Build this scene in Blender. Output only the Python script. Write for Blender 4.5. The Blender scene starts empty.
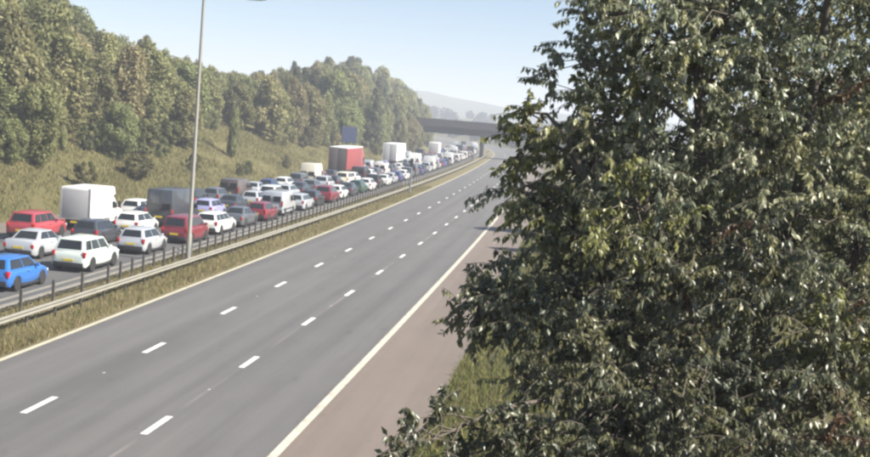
import bpy, bmesh, math, random
import numpy as np
from mathutils import Vector, Matrix

random.seed(7)
rng = np.random.default_rng(7)
sc = bpy.context.scene
COL = sc.collection

# ------------------------------------------------------------------ camera
# calibrated from lane markings (3.65 m lanes, 9 m dash pitch), see units in metres
FPX, W0, H0 = 1192.854, 870.0, 457.0
CAM = np.array([7.10708, 0.0, 8.68509])
FW = np.array([-0.12124495, 0.98869737, -0.08818832])
RT = np.array([0.98859863, 0.1282676, 0.07886813])
UP = np.array([-0.08928841, 0.07762049, 0.99297666])
cd = bpy.data.cameras.new('camera'); cam = bpy.data.objects.new('camera', cd); COL.objects.link(cam)
cd.sensor_fit = 'HORIZONTAL'; cd.sensor_width = 36.0; cd.lens = FPX / W0 * 36.0
cd.clip_start = 0.1; cd.clip_end = 20000
M = Matrix(((RT[0], UP[0], -FW[0], CAM[0]), (RT[1], UP[1], -FW[1], CAM[1]), (RT[2], UP[2], -FW[2], CAM[2]), (0, 0, 0, 1)))
cam.matrix_world = M
sc.camera = cam

# ------------------------------------------------------------------ light
SUN_EL, SUN_AZ = math.radians(40), math.radians(99)     # azimuth clockwise from +Y (road direction)
EXPOSURE = 1.45
wd = bpy.data.worlds.new('World'); sc.world = wd; wd.use_nodes = True
nt = wd.node_tree; nt.nodes.clear()
sky = nt.nodes.new('ShaderNodeTexSky'); sky.sky_type = 'NISHITA'; sky.sun_disc = False
sky.sun_elevation = SUN_EL; sky.sun_rotation = SUN_AZ; sky.air_density = 0.85; sky.dust_density = 0.3; sky.ozone_density = 3.5
bg = nt.nodes.new('ShaderNodeBackground'); bg.inputs['Strength'].default_value = 0.05
wo = nt.nodes.new('ShaderNodeOutputWorld')
nt.links.new(sky.outputs[0], bg.inputs[0]); nt.links.new(bg.outputs[0], wo.inputs[0])
sl = bpy.data.lights.new('sun', 'SUN'); sl.energy = 5.0; sl.angle = math.radians(0.55); sl.color = (1.0, 0.94, 0.84)
so = bpy.data.objects.new('sun', sl); COL.objects.link(so)
sd = Vector((math.sin(SUN_AZ) * math.cos(SUN_EL), math.cos(SUN_AZ) * math.cos(SUN_EL), math.sin(SUN_EL)))
so.rotation_euler = sd.to_track_quat('Z', 'Y').to_euler(); so.location = (40, 20, 60)
vs = sc.view_settings; vs.view_transform = 'Standard'; vs.look = 'None'; vs.exposure = EXPOSURE; vs.gamma = 1.0
try: vs.use_curve_mapping = False
except Exception: pass
sc.cycles.use_denoising = True
sc.cycles.filter_width = 2.5
sc.cycles.max_bounces = 6; sc.cycles.volume_bounces = 0; sc.cycles.transparent_max_bounces = 8

# ------------------------------------------------------------------ road frame
K = 0.00015637          # gentle left bend, radius about 6.4 km, tightening beyond the bridge
S_BEND, K2, SMAX = 355.0, 1 / 1300.0, 900.0
def heading(s):
    s = min(s, SMAX); return K * min(s, S_BEND) + K2 * max(0.0, s - S_BEND)
def arc(x, y, th, k, d):
    return x - (math.cos(th) - math.cos(th + k * d)) / k, y + (math.sin(th + k * d) - math.sin(th)) / k
def road(X, s, z=0.0):
    """road coordinates (X to the right of the near edge line, s along the road) -> world"""
    x, y = arc(0, 0, 0, K, min(s, S_BEND)); th = heading(s)
    if s > S_BEND: x, y = arc(x, y, K * S_BEND, K2, min(s, SMAX) - S_BEND)
    if s > SMAX: x -= (s - SMAX) * math.sin(th); y += (s - SMAX) * math.cos(th)
    return (x + X * math.cos(th), y + X * math.sin(th), z)
_T = np.array([road(0, q)[:2] for q in range(0, 1700, 2)])
def to_road(x, y):
    vx, vy = x + 1 / K, y; s = math.atan2(vy, vx) / K
    if s < S_BEND: return math.hypot(vx, vy) - 1 / K, s
    i = int(np.argmin((_T[:, 0] - x) ** 2 + (_T[:, 1] - y) ** 2)); th = heading(2.0 * i); d = np.array([x, y]) - _T[i]
    return d[0] * math.cos(th) + d[1] * math.sin(th), 2.0 * i
def pix(P):
    d = np.asarray(P, float) - CAM
    z = d @ FW
    return 435 + FPX * (d @ RT) / z, 228.5 - FPX * (d @ UP) / z
def ray_at(u, v, dist):
    return CAM + dist * (FW + RT * (u - 435) / FPX - UP * (v - 228.5) / FPX)

# ------------------------------------------------------------------ object helpers
def link(name, me, parent=None, m=None, loc=None, rot=None):
    o = bpy.data.objects.new(name, me); COL.objects.link(o)
    if m is not None and me is not None:
        if len(me.materials) == 0: me.materials.append(m)
        elif me.materials[0] is not m:
            o.material_slots[0].link = 'OBJECT'; o.material_slots[0].material = m
    if parent is not None: o.parent = parent
    if loc is not None: o.location = loc
    if rot is not None: o.rotation_euler = rot
    return o
def tag(o, label=None, cat=None, group=None, kind=None):
    if label: o['label'] = label
    if cat: o['category'] = cat
    if group: o['group'] = group
    if kind: o['kind'] = kind
    return o
def empty(name, loc=(0, 0, 0), rz=0.0):
    o = bpy.data.objects.new(name, None); COL.objects.link(o)
    o.location = loc; o.rotation_euler = (0, 0, rz); o.empty_display_size = 0.3
    return o
def mesh(name, v, f, smooth=None, m=None):
    me = bpy.data.meshes.new(name); me.from_pydata([tuple(p) for p in v], [], f); me.update()
    if smooth is not None:
        me.polygons.foreach_set('use_smooth', [True] * len(me.polygons)); me.set_sharp_from_angle(angle=math.radians(smooth))
    if m is not None: me.materials.append(m)
    return me
class MB:
    """collects shapes into one mesh"""
    def __init__(s): s.v = []; s.f = []
    def add(s, v, f):
        n = len(s.v); s.v += [tuple(p) for p in v]; s.f += [tuple(i + n for i in q) for q in f]; return s
    def box(s, x0, x1, y0, y1, z0, z1, tx=0.0, ty=0.0):
        v = [(x0, y0, z0), (x1, y0, z0), (x1, y1, z0), (x0, y1, z0), (x0 + tx, y0 + ty, z1), (x1 - tx, y0 + ty, z1), (x1 - tx, y1 - ty, z1), (x0 + tx, y1 - ty, z1)]
        return s.add(v, [(0, 3, 2, 1), (4, 5, 6, 7), (0, 1, 5, 4), (1, 2, 6, 5), (2, 3, 7, 6), (3, 0, 4, 7)])
    def tube(s, pts, rad, n=8, caps=True):
        pts = [Vector(p) for p in pts]; base = len(s.v); v = []; f = []
        for i, p in enumerate(pts):
            d = (pts[min(i + 1, len(pts) - 1)] - pts[max(i - 1, 0)]).normalized()
            a = d.cross(Vector((0, 0, 1)) if abs(d.z) < 0.9 else Vector((1, 0, 0))).normalized(); b = d.cross(a)
            r = rad[i] if isinstance(rad, (list, tuple)) else rad
            for k in range(n):
                t = 2 * math.pi * k / n; v.append(p + a * (r * math.cos(t)) + b * (r * math.sin(t)))
        for i in range(len(pts) - 1):
            for k in range(n):
                f.append((i * n + k, (i + 1) * n + k, (i + 1) * n + (k + 1) % n, i * n + (k + 1) % n))
        if caps:
            f.append(tuple(range(n))); f.append(tuple(reversed(range((len(pts) - 1) * n, len(pts) * n))))
        return s.add(v, f)
    def lathe_x(s, prof, n=18, cx=0.0, cy=0.0, cz=0.0):
        """profile (x, r) turned about the x axis"""
        v = []; f = []
        for (x, r) in prof:
            for k in range(n):
                t = 2 * math.pi * k / n; v.append((cx + x, cy + r * math.cos(t), cz + r * math.sin(t)))
        for i in range(len(prof) - 1):
            for k in range(n):
                f.append((i * n + k, i * n + (k + 1) % n, (i + 1) * n + (k + 1) % n, (i + 1) * n + k))
        f.append(tuple(reversed(range(n)))); f.append(tuple(range((len(prof) - 1) * n, len(prof) * n)))
        return s.add(v, f)
    def mesh(s, name, smooth=35, bevel=0.0, seg=2, ang=30):
        me = bpy.data.meshes.new(name); me.from_pydata(s.v, [], s.f); me.update()
        bm = bmesh.new(); bm.from_mesh(me)
        bmesh.ops.recalc_face_normals(bm, faces=bm.faces)
        if bevel > 0:
            ed = [e for e in bm.edges if len(e.link_faces) == 2 and e.calc_face_angle(0) > math.radians(ang)]
            bmesh.ops.bevel(bm, geom=ed, offset=bevel, segments=seg, profile=0.6, affect='EDGES', clamp_overlap=True)
        bm.to_mesh(me); bm.free()
        if smooth is not None:
            me.polygons.foreach_set('use_smooth', [True] * len(me.polygons)); me.set_sharp_from_angle(angle=math.radians(smooth))
        return me

# ------------------------------------------------------------------ materials
def newmat(name):
    m = bpy.data.materials.new(name); m.use_nodes = True
    n = m.node_tree; b = n.nodes['Principled BSDF']; return m, n, b
def N(n, t, **kw):
    o = n.nodes.new(t)
    for k, v in kw.items():
        if k in o.inputs: o.inputs[k].default_value = v
        else: setattr(o, k, v)
    return o
def mixc(n, fac, a, b, blend='MIX'):
    o = n.nodes.new('ShaderNodeMix'); o.data_type = 'RGBA'; o.blend_type = blend
    for sock, val in ((o.inputs[0], fac), (o.inputs[6], a), (o.inputs[7], b)):
        if hasattr(val, 'is_output'): n.links.new(val, sock)
        elif isinstance(val, (tuple, list)): sock.default_value = (*val[:3], 1)
        else: sock.default_value = val
    return o.outputs[2]
def math_(n, op, a, b=None, c=None):
    o = n.nodes.new('ShaderNodeMath'); o.operation = op
    for i, val in enumerate((a, b, c)):
        if val is None: continue
        if hasattr(val, 'is_output'): n.links.new(val, o.inputs[i])
        else: o.inputs[i].default_value = val
    return o.outputs[0]
def ramp(n, fac, a, b):
    o = n.nodes.new('ShaderNodeMapRange'); n.links.new(fac, o.inputs[0]); o.inputs[1].default_value = a; o.inputs[2].default_value = b
    return o.outputs[0]
def noise(n, vec, scale, detail=4.0, rough=0.55):
    o = n.nodes.new('ShaderNodeTexNoise'); o.inputs['Scale'].default_value = scale; o.inputs['Detail'].default_value = detail; o.inputs['Roughness'].default_value = rough
    if vec is not None: n.links.new(vec, o.inputs['Vector'])
    return o.outputs['Fac']
def mapping(n, vec, scale):
    o = n.nodes.new('ShaderNodeMapping'); o.inputs['Scale'].default_value = scale; n.links.new(vec, o.inputs['Vector']); return o.outputs[0]
def uvout(n): return n.nodes.new('ShaderNodeUVMap').outputs[0]
def objout(n): return n.nodes.new('ShaderNodeTexCoord').outputs['Object']
def bump(n, b, h, strength=0.3, dist=0.02):
    o = n.nodes.new('ShaderNodeBump'); o.inputs['Strength'].default_value = strength; o.inputs['Distance'].default_value = dist
    n.links.new(h, o.inputs['Height']); n.links.new(o.outputs[0], b.inputs['Normal'])

MATS = {}
def simple(name, c, rough=0.6, metal=0.0, var=0.12, scale=3.0, coat=0.0, spec=0.5):
    if name in MATS: return MATS[name]
    m, n, b = newmat(name)
    f = noise(n, objout(n), scale)
    col = mixc(n, f, tuple(x * (1 - var) for x in c), tuple(min(1, x * (1 + var)) for x in c))
    n.links.new(col, b.inputs['Base Color'])
    b.inputs['Roughness'].default_value = rough; b.inputs['Metallic'].default_value = metal
    b.inputs['Coat Weight'].default_value = coat; b.inputs['Coat Roughness'].default_value = 0.08
    b.inputs['Specular IOR Level'].default_value = spec
    MATS[name] = m; return m

def asphalt(name, c0, c1, seam=None, tracks=()):
    m, n, b = newmat(name); uv = uvout(n)
    big = noise(n, mapping(n, uv, (0.35, 0.03, 1)), 1.0, 5)
    streak = noise(n, mapping(n, uv, (1.6, 0.012, 1)), 1.0, 4)
    fine = noise(n, uv, 14.0, 6, 0.75)
    blot = noise(n, mapping(n, uv, (0.9, 0.25, 1)), 1.0, 6, 0.7)
    f = math_(n, 'ADD', math_(n, 'MULTIPLY', big, 0.35), math_(n, 'ADD', math_(n, 'MULTIPLY', streak, 0.35), math_(n, 'ADD', math_(n, 'MULTIPLY', fine, 0.25), math_(n, 'MULTIPLY', blot, 0.2))))
    col = mixc(n, ramp(n, f, 0.42, 0.74), c0, c1)
    spots = ramp(n, noise(n, mapping(n, uv, (1.1, 0.5, 1)), 1.3, 3, 0.5), 0.66, 0.74)
    col = mixc(n, math_(n, 'MULTIPLY', spots, 0.35), col, tuple(x * 0.55 for x in c0))
    sx = n.nodes.new('ShaderNodeSeparateXYZ'); n.links.new(uv, sx.inputs[0])
    for t in tracks:      # slightly polished wheel tracks
        d = math_(n, 'ABSOLUTE', math_(n, 'SUBTRACT', sx.outputs[0], t))
        k = math_(n, 'MULTIPLY', math_(n, 'SUBTRACT', 1.0, ramp(n, d, 0.1, 0.6)), 0.14)
        col = mixc(n, k, col, tuple(x * 1.35 for x in c1))
    if seam is not None:   # pale construction joint, worn away in places
        wob = math_(n, 'MULTIPLY', math_(n, 'SUBTRACT', noise(n, mapping(n, uv, (0.0, 0.2, 1)), 1.0, 2), 0.5), 0.12)
        d = math_(n, 'ABSOLUTE', math_(n, 'ADD', math_(n, 'SUBTRACT', sx.outputs[0], seam), wob))
        k = math_(n, 'SUBTRACT', 1.0, ramp(n, d, 0.03, 0.085))
        patch = ramp(n, noise(n, mapping(n, uv, (0.0, 0.07, 1)), 1.0, 3), 0.46, 0.6)
        k = math_(n, 'MULTIPLY', math_(n, 'MULTIPLY', k, patch), 0.75)
        col = mixc(n, k, col, (0.2, 0.175, 0.165))
    n.links.new(col, b.inputs['Base Color']); b.inputs['Roughness'].default_value = 0.82
    bump(n, b, fine, 0.35, 0.01)
    MATS[name] = m; return m

def grassmat(name, cols, scale=0.25):
    m, n, b = newmat(name); oc = objout(n)
    big = noise(n, oc, scale, 5, 0.6); mid = noise(n, oc, scale * 7, 5, 0.65); fine = noise(n, oc, 9.0, 6, 0.8)
    c = mixc(n, ramp(n, big, 0.35, 0.65), cols[0], cols[1])
    c = mixc(n, ramp(n, mid, 0.42, 0.68), c, cols[2])
    c = mixc(n, math_(n, 'MULTIPLY', ramp(n, fine, 0.35, 0.7), 0.55), c, tuple(x * 0.45 for x in cols[0]))
    n.links.new(c, b.inputs['Base Color']); b.inputs['Roughness'].default_value = 0.95; b.inputs['Specular IOR Level'].default_value = 0.1
    bump(n, b, math_(n, 'ADD', mid, fine), 0.9, 0.15)
    MATS[name] = m; return m

def leafmat(name, rough=0.5, trans=0.35, objvar=0.35, spec=0.35):
    m, n, b = newmat(name)
    at = n.nodes.new('ShaderNodeAttribute'); at.attribute_name = 'tint'
    oi = n.nodes.new('ShaderNodeObjectInfo')
    hsv = n.nodes.new('ShaderNodeHueSaturation'); n.links.new(at.outputs['Color'], hsv.inputs['Color'])
    o1 = n.nodes.new('ShaderNodeMapRange'); n.links.new(oi.outputs['Random'], o1.inputs[0]); o1.inputs[3].default_value = 1 - objvar; o1.inputs[4].default_value = 1 + objvar
    n.links.new(o1.outputs[0], hsv.inputs['Value'])
    r2 = math_(n, 'FRACT', math_(n, 'MULTIPLY', oi.outputs['Random'], 7.31))
    o2 = n.nodes.new('ShaderNodeMapRange'); n.links.new(r2, o2.inputs[0]); o2.inputs[3].default_value = 0.5 - 0.035 * (objvar > 0); o2.inputs[4].default_value = 0.5 + 0.03 * (objvar > 0)
    n.links.new(o2.outputs[0], hsv.inputs['Hue'])
    n.links.new(hsv.outputs[0], b.inputs['Base Color']); b.inputs['Roughness'].default_value = rough; b.inputs['Specular IOR Level'].default_value = spec
    tr = n.nodes.new('ShaderNodeBsdfTranslucent'); n.links.new(hsv.outputs[0], tr.inputs['Color'])
    mx = n.nodes.new('ShaderNodeMixShader'); mx.inputs[0].default_value = trans
    n.links.new(b.outputs[0], mx.inputs[1]); n.links.new(tr.outputs[0], mx.inputs[2])
    n.links.new(mx.outputs[0], n.nodes['Material Output'].inputs['Surface'])
    MATS[name] = m; return m

def paint(name, c, metal=0.0, rough=0.3):
    return simple('paint_' + name, c, rough, metal, 0.05, 2.0, 0.6)
PAINTS = {
 'white': paint('white', (0.62, 0.62, 0.60)), 'silver': paint('silver', (0.50, 0.52, 0.54), 0.35, 0.32), 'grey': paint('grey', (0.13, 0.14, 0.155), 0.35),
 'dark grey': paint('dark_grey', (0.055, 0.06, 0.07), 0.25), 'black': paint('black', (0.015, 0.015, 0.018)), 'blue': paint('blue', (0.03, 0.14, 0.42), 0.1),
 'dark blue': paint('dark_blue', (0.02, 0.045, 0.16)), 'red': paint('red', (0.33, 0.045, 0.055)), 'maroon': paint('maroon', (0.17, 0.02, 0.03)),
 'lilac': paint('lilac', (0.36, 0.36, 0.58), 0.2), 'pale green': paint('pale_green', (0.62, 0.68, 0.62), 0.1), 'cream': paint('cream', (0.66, 0.62, 0.5)), 'brown': paint('brown', (0.085, 0.065, 0.06)),
 'dark green': paint('dark_green', (0.02, 0.09, 0.06)), 'yellow': paint('yellow', (0.65, 0.45, 0.06)),
}
glass = simple('glass_dark', (0.018, 0.022, 0.026), 0.06, 0.0, 0.1, 1.0, 0.0, 0.5)
rubber = simple('rubber', (0.018, 0.018, 0.018), 0.85)
rimm = simple('wheel_rim', (0.42, 0.43, 0.45), 0.35, 0.7)
plastic = simple('black_plastic', (0.022, 0.022, 0.024), 0.6)
tailm = simple('tail_lens', (0.42, 0.012, 0.012), 0.2, 0, .1, 4, 0.5)
headm = simple('head_lens', (0.6, 0.62, 0.65), 0.1, 0, .1, 4, 0.5)
platey = simple('plate_yellow', (0.75, 0.55, 0.04), 0.4)
platew = simple('plate_white', (0.75, 0.75, 0.72), 0.4)
boxwhite = simple('box_white', (0.76, 0.76, 0.74), 0.45, 0, 0.06, 0.8)
boxgrey = simple('box_grey', (0.42, 0.42, 0.42), 0.5, 0, 0.1, 1.5)
curtain_red = simple('curtain_red', (0.23, 0.045, 0.045), 0.55, 0, 0.15, 0.8)
chassis = simple('chassis', (0.03, 0.03, 0.032), 0.7)
galv = simple('galvanised', (0.225, 0.215, 0.18), 0.6, 0.15, 0.28, 1.3)
postm = simple('barrier_post', (0.085, 0.08, 0.075), 0.7, 0.2, 0.3, 2.0)
railm = simple('thin_rail', (0.2, 0.19, 0.17), 0.6, 0.2, 0.3, 2.0)
lampm = simple('lamp_column', (0.25, 0.24, 0.21), 0.5, 0.3, 0.15, 1.5)
lampd = simple('lamp_head', (0.16, 0.17, 0.18), 0.5, 0.1)
lensm = simple('lamp_lens', (0.5, 0.5, 0.48), 0.2)
def worn(name, c, under, lo, hi):
    m, n, b = newmat(name); g = n.nodes.new('ShaderNodeNewGeometry').outputs['Position']
    f = math_(n, 'ADD', math_(n, 'MULTIPLY', noise(n, g, 2.2, 6, 0.75), 0.6), math_(n, 'MULTIPLY', noise(n, g, 11.0, 5, 0.7), 0.4))
    col = mixc(n, ramp(n, f, lo, hi), c, under); n.links.new(mixc(n, noise(n, g, 0.7), col, tuple(x * 0.8 for x in c), 'MIX') if False else col, b.inputs['Base Color'])
    b.inputs['Roughness'].default_value = 0.65; MATS[name] = m; return m
whitep = worn('road_paint', (0.64, 0.63, 0.6), (0.16, 0.155, 0.15), 0.5, 0.72)
edgep = worn('edge_paint', (0.46, 0.43, 0.355), (0.17, 0.15, 0.125), 0.48, 0.72)
edged = simple('edge_paint_dull', (0.40, 0.37, 0.27), 0.8, 0, 0.3, 1.0)
concrete = simple('bridge_concrete', (0.045, 0.043, 0.042), 0.85, 0, 0.25, 0.4)
barkm = simple('bark', (0.09, 0.075, 0.06), 0.9, 0, 0.35, 6.0)
bluesign = simple('sign_blue', (0.085, 0.105, 0.21), 0.45)
signw = simple('sign_white', (0.75, 0.75, 0.75), 0.45)
signback = simple('sign_back', (0.25, 0.25, 0.25), 0.5, 0.4)

road_a = asphalt('asphalt_near', (0.068, 0.0655, 0.064), (0.124, 0.12, 0.116), -3.65, tracks=(-1.05, -2.6, -4.7, -6.2, -8.35, -9.85))
road_b = asphalt('asphalt_far', (0.06, 0.06, 0.061), (0.095, 0.093, 0.093))
shoulder_m = asphalt('asphalt_shoulder', (0.108, 0.087, 0.072), (0.18, 0.147, 0.124))
ground_m = grassmat('rough_grass', ((0.14, 0.127, 0.056), (0.175, 0.15, 0.075), (0.118, 0.12, 0.048)), 0.09)
median_m = grassmat('reserve_grass', ((0.2, 0.17, 0.09), (0.165, 0.15, 0.07), (0.24, 0.2, 0.12)), 0.5)
leaf_far = leafmat('leaf_wood', 0.55, 0.5, 0.17, 0.3)
leaf_near = leafmat('leaf_near', 0.42, 0.48, 0.0, 0.95)
blade_m = leafmat('grass_blade', 0.7, 0.45, 0.0, 0.15)

# ------------------------------------------------------------------ terrain
def lerp(xs, ys, x): return float(np.interp(x, xs, ys))
def crest(s): return lerp([-60, 60, 130, 185, 215, 290, 390, 470, 560, 700, 950], [7, 8.0, 7.6, 6.4, 6.6, 9.5, 11.0, 9.0, 6.5, 3, 1.5], s)
def hz(x, y):  # smooth pseudo-noise
    return (math.sin(x * 0.31 + 1.7 * math.sin(y * 0.13)) + math.sin(y * 0.23 + 1.3 * math.sin(x * 0.17 + 2)) + 0.5 * math.sin(x * 0.83 + y * 0.61)) / 2.5
def ground_z(X, s):
    if X < -29.9:
        d = -30.4 - X; c = crest(s)
        if d <= 0: z = 0.0
        else:
            z = 0.46 * d
            if z > c * 0.8:
                d2 = d - c * 0.8 / 0.46; z = c * 0.8 + c * 0.2 * (1 - math.exp(-d2 / 5.0)) + 0.05 * min(d2, 80)
            z += 0.22 * hz(X * 1.1, s * 0.7) * min(1, d / 3)
        return z - 0.02
    if X > 3.6:
        d = X - 4.2
        if d <= 0: return -0.02
        return min(0.17 * d, 3.2) + 0.12 * hz(X, s) * min(1, d / 2) - 0.02
    return -0.06
Xs = [-2800, -1600, -900, -500, -300, -200, -150, -120, -100, -85] + list(np.arange(-76, -29.0, 1.15)) + [-29.4, -15.5, -10.5, 3.0, 3.7] + list(np.arange(4.2, 24, 1.1)) + [28, 36, 50, 80, 130, 220, 400, 800, 1500, 2600]
Ss = [-220, -120, -60, -30, -10] + list(np.arange(4, 130, 2.2)) + list(np.arange(130, 300, 4.5)) + list(np.arange(300, 620, 11)) + [640, 680, 740, 820, 900, 1050, 1250, 1500, 1800, 2200, 2600, 3000]
gv = [road(X, s, ground_z(X, s)) for s in Ss for X in Xs]; nx = len(Xs)
gf = [(j * nx + i, j * nx + i + 1, (j + 1) * nx + i + 1, (j + 1) * nx + i) for j in range(len(Ss) - 1) for i in range(nx - 1)]
tag(link('ground', mesh('ground', gv, gf, 80), None, ground_m), 'rough olive grass covering banks and verges', None, None, 'structure')

def strip(name, x0, x1, s0, s1, z, m, step=6.0, parent=None, ncol=1):
    n = max(1, int(math.ceil((s1 - s0) / step))); v = []; uv = []
    for i in range(n + 1):
        s = s0 + (s1 - s0) * i / n
        for j in range(ncol + 1):
            X = x0 + (x1 - x0) * j / ncol; v.append(road(X, s, z)); uv.append((X, s))
    c = ncol + 1
    f = [(i * c + j, i * c + j + 1, (i + 1) * c + j + 1, (i + 1) * c + j) for i in range(n) for j in range(ncol)]
    me = mesh(name, v, f); ul = me.uv_layers.new(name='UVMap')
    for lp in me.loops: ul.data[lp.index].uv = uv[lp.vertex_index]
    return link(name, me, parent, m)
SE = 880
rn = tag(strip('road_near', -11.05, 0.10, -40, SE, 0.0, road_a), 'empty grey three lane carriageway', None, None, 'structure')
tag(strip('hard_shoulder_near', 0.10, 3.3, -40, SE, -0.006, shoulder_m), 'brownish hard shoulder beside the solid white line', None, None, 'structure')
rf = tag(strip('road_far', -26.35, -15.1, -40, SE, 0.0, road_b), 'grey carriageway packed with queueing traffic', None, None, 'structure')
tag(strip('hard_shoulder_far', -29.7, -26.35, -40, SE, -0.006, shoulder_m), 'hard shoulder at the foot of the grass bank', None, None, 'structure')
# central reserve: low rough bank of dry grass
mv = []; mf = []; mx = [-15.12, -14.8, -14.2, -13.6, -13.0, -12.4, -11.8, -11.35, -11.03]; ms = list(np.arange(-20, 200, 1.0)) + list(np.arange(200, SE, 8))
for s in ms:
    for j, X in enumerate(mx):
        e = 0 if j in (0, len(mx) - 1) else 1
        mv.append(road(X, s, -0.015 if not e else 0.05 + 0.035 * hz(X * 9, s * 2.1)))
c = len(mx); mf = [(i * c + j, i * c + j + 1, (i + 1) * c + j + 1, (i + 1) * c + j) for i in range(len(ms) - 1) for j in range(c - 1)]
tag(link('central_reserve', mesh('central_reserve', mv, mf, 80), None, median_m), 'strip of dry grass between the carriageways', None, None, 'structure')

# painted markings (children of the road they are painted on)
def dash_mesh(nm, w, l, z=0.0045):
    return mesh(nm, [(-w / 2, -l / 2, z), (w / 2, -l / 2, z), (w / 2, l / 2, z), (-w / 2, l / 2, z)], [(0, 1, 2, 3)], None, whitep)
dme = dash_mesh('lane_dash', 0.2, 2.0)
sb = MB().box(-0.045, 0.045, -0.05, 0.05, 0.0, 0.016, 0.015, 0.02); stud_me = sb.mesh('road_stud', None); stud_me.materials.append(simple('stud_grey', (0.3, 0.3, 0.29), 0.5))
for X, s0 in ((-7.31, 31.13), (-3.65, 30.43)):
    for i in range(-3, 60):
        s = s0 + 9 * i
        if s > 560: break
        link('lane_dash', dme, rn, None, road(X, s), (0, 0, heading(s)))
        if i % 2 == 0 and s < 130: link('road_stud', stud_me, rn, None, road(X, s + 4.5, 0.002), (0, 0, heading(s)))
for X in (-18.85, -22.55):
    for i in range(0, 55):
        s = 33 + 9 * i
        link('lane_dash', dme, rf, None, road(X, s), (0, 0, heading(s)))
strip('edge_line', -0.13, 0.12, -40, SE, 0.0045, edgep, 6, rn)
strip('edge_line', -10.98, -10.78, -40, SE, 0.0045, edged, 6, rn)
strip('edge_line', -15.45, -15.27, -40, SE, 0.0045, edgep, 6, rf)
strip('edge_line', -26.32, -26.12, -40, SE, 0.0045, edgep, 6, rf)

# ------------------------------------------------------------------ hills beyond
def ridge(name, pts, dist, width, m, zbase=-1.0, jag=0.0):
    """long rounded hill whose crest passes the given (pixel x, metres above camera) at a distance"""
    v = []; f = []; n = 70; rows = 13; us = np.linspace(pts[0][0], pts[-1][0], n)
    for i, u in enumerate(us):
        p0 = ray_at(u, 228.5 - 0, dist); d = np.array([p0[0] - CAM[0], p0[1] - CAM[1]]); d = d / np.linalg.norm(d)
        h = lerp([a for a, _ in pts], [b for _, b in pts], u) + 1.2 * math.sin(i * 0.9) * jag + jag * math.sin(i * 2.3)
        for j in range(rows):
            t = j / (rows - 1) * 2 - 1; q = np.array([p0[0], p0[1]]) + d * t * width
            k = 0.5 * (1 + math.cos(math.pi * t))
            v.append((q[0], q[1], zbase + (h - zbase) * k + jag * 1.2 * hz(q[0] * .05, q[1] * .05) * k))
    for i in range(n - 1):
        for j in range(rows - 1): f.append((i * rows + j, i * rows + j + 1, (i + 1) * rows + j + 1, (i + 1) * rows + j))
    return tag(link(name, mesh(name, v, f, 80), None, m), None, None, None, 'structure')
hill_m = grassmat('hill_grass', ((0.09, 0.11, 0.045), (0.14, 0.14, 0.06), (0.06, 0.075, 0.035)), 0.008)
ridge('hill_far', [(-300, 34), (200, 46), (330, 52), (400, 54), (430, 52), (470, 46), (510, 38), (600, 37), (900, 34), (1300, 26)], 1850, 420, hill_m, -1, 1.0)['label'] = 'pale hazy ridge closing the view beyond the bridge'
ridge('hill_near', [(100, 10), (350, 15), (430, 18), (470, 14), (520, 10), (600, 12), (800, 16), (1000, 10)], 1150, 260, hill_m, -1, 0.6)['label'] = 'low wooded rise behind the bridge'

# ------------------------------------------------------------------ foliage
def tinted(me, cols):
    a = me.attributes.new('tint', 'FLOAT_COLOR', 'FACE')
    a.data.foreach_set('color', np.concatenate([cols, np.ones((len(cols), 1))], 1).astype(np.float32).ravel())
def quads_mesh(name, centres, dirs, size, aspect, tint, m, fold=0.25, nrm=None):
    """leaf clumps: one folded leaf-shaped face pair per centre"""
    n = len(centres); d = dirs / np.linalg.norm(dirs, axis=1, keepdims=True)
    r = rng.normal(size=(n, 3)) if nrm is None else nrm; a = np.cross(d, r); a /= np.linalg.norm(a, axis=1, keepdims=True); b = np.cross(d, a)
    L = size[:, None]; Wd = L * aspect
    base = centres - d * L * 0.5; tip = centres + d * L * 0.5
    mid = centres - d * L * 0.05 + b * Wd * fold
    l = centres - d * L * 0.08 + a * Wd * 0.5; rr = centres - d * L * 0.08 - a * Wd * 0.5
    V = np.stack([base, l, tip, rr, mid], 1).reshape(-1, 3)
    k = np.arange(n)[:, None] * 5
    F = np.concatenate([k + np.array([[0, 1, 4]]), k + np.array([[1, 2, 4]]), k + np.array([[2, 3, 4]]), k + np.array([[3, 0, 4]])], 1).reshape(-1, 3)
    me = bpy.data.meshes.new(name); me.vertices.add(len(V)); me.vertices.foreach_set('co', V.astype(np.float32).ravel())
    me.loops.add(len(F) * 3); me.loops.foreach_set('vertex_index', F.astype(np.int32).ravel())
    me.polygons.add(len(F)); me.polygons.foreach_set('loop_start', np.arange(0, len(F) * 3, 3, dtype=np.int32)); me.polygons.foreach_set('loop_total', np.full(len(F), 3, np.int32))
    me.update(calc_edges=True); tinted(me, np.repeat(tint, 4, axis=0)); me.materials.append(m)
    return me
def tints(n, base, var=0.3, other=None, p=0.0):
    c = np.tile(np.array(base), (n, 1)) * (1 + var * rng.normal(size=(n, 1))).clip(0.4, 1.9)
    if other is not None:
        k = rng.random(n) < p; c[k] = np.array(other) * (1 + 0.2 * rng.normal(size=(k.sum(), 1))).clip(0.5, 1.6)
    return c.clip(0.005, 0.6)

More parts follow.
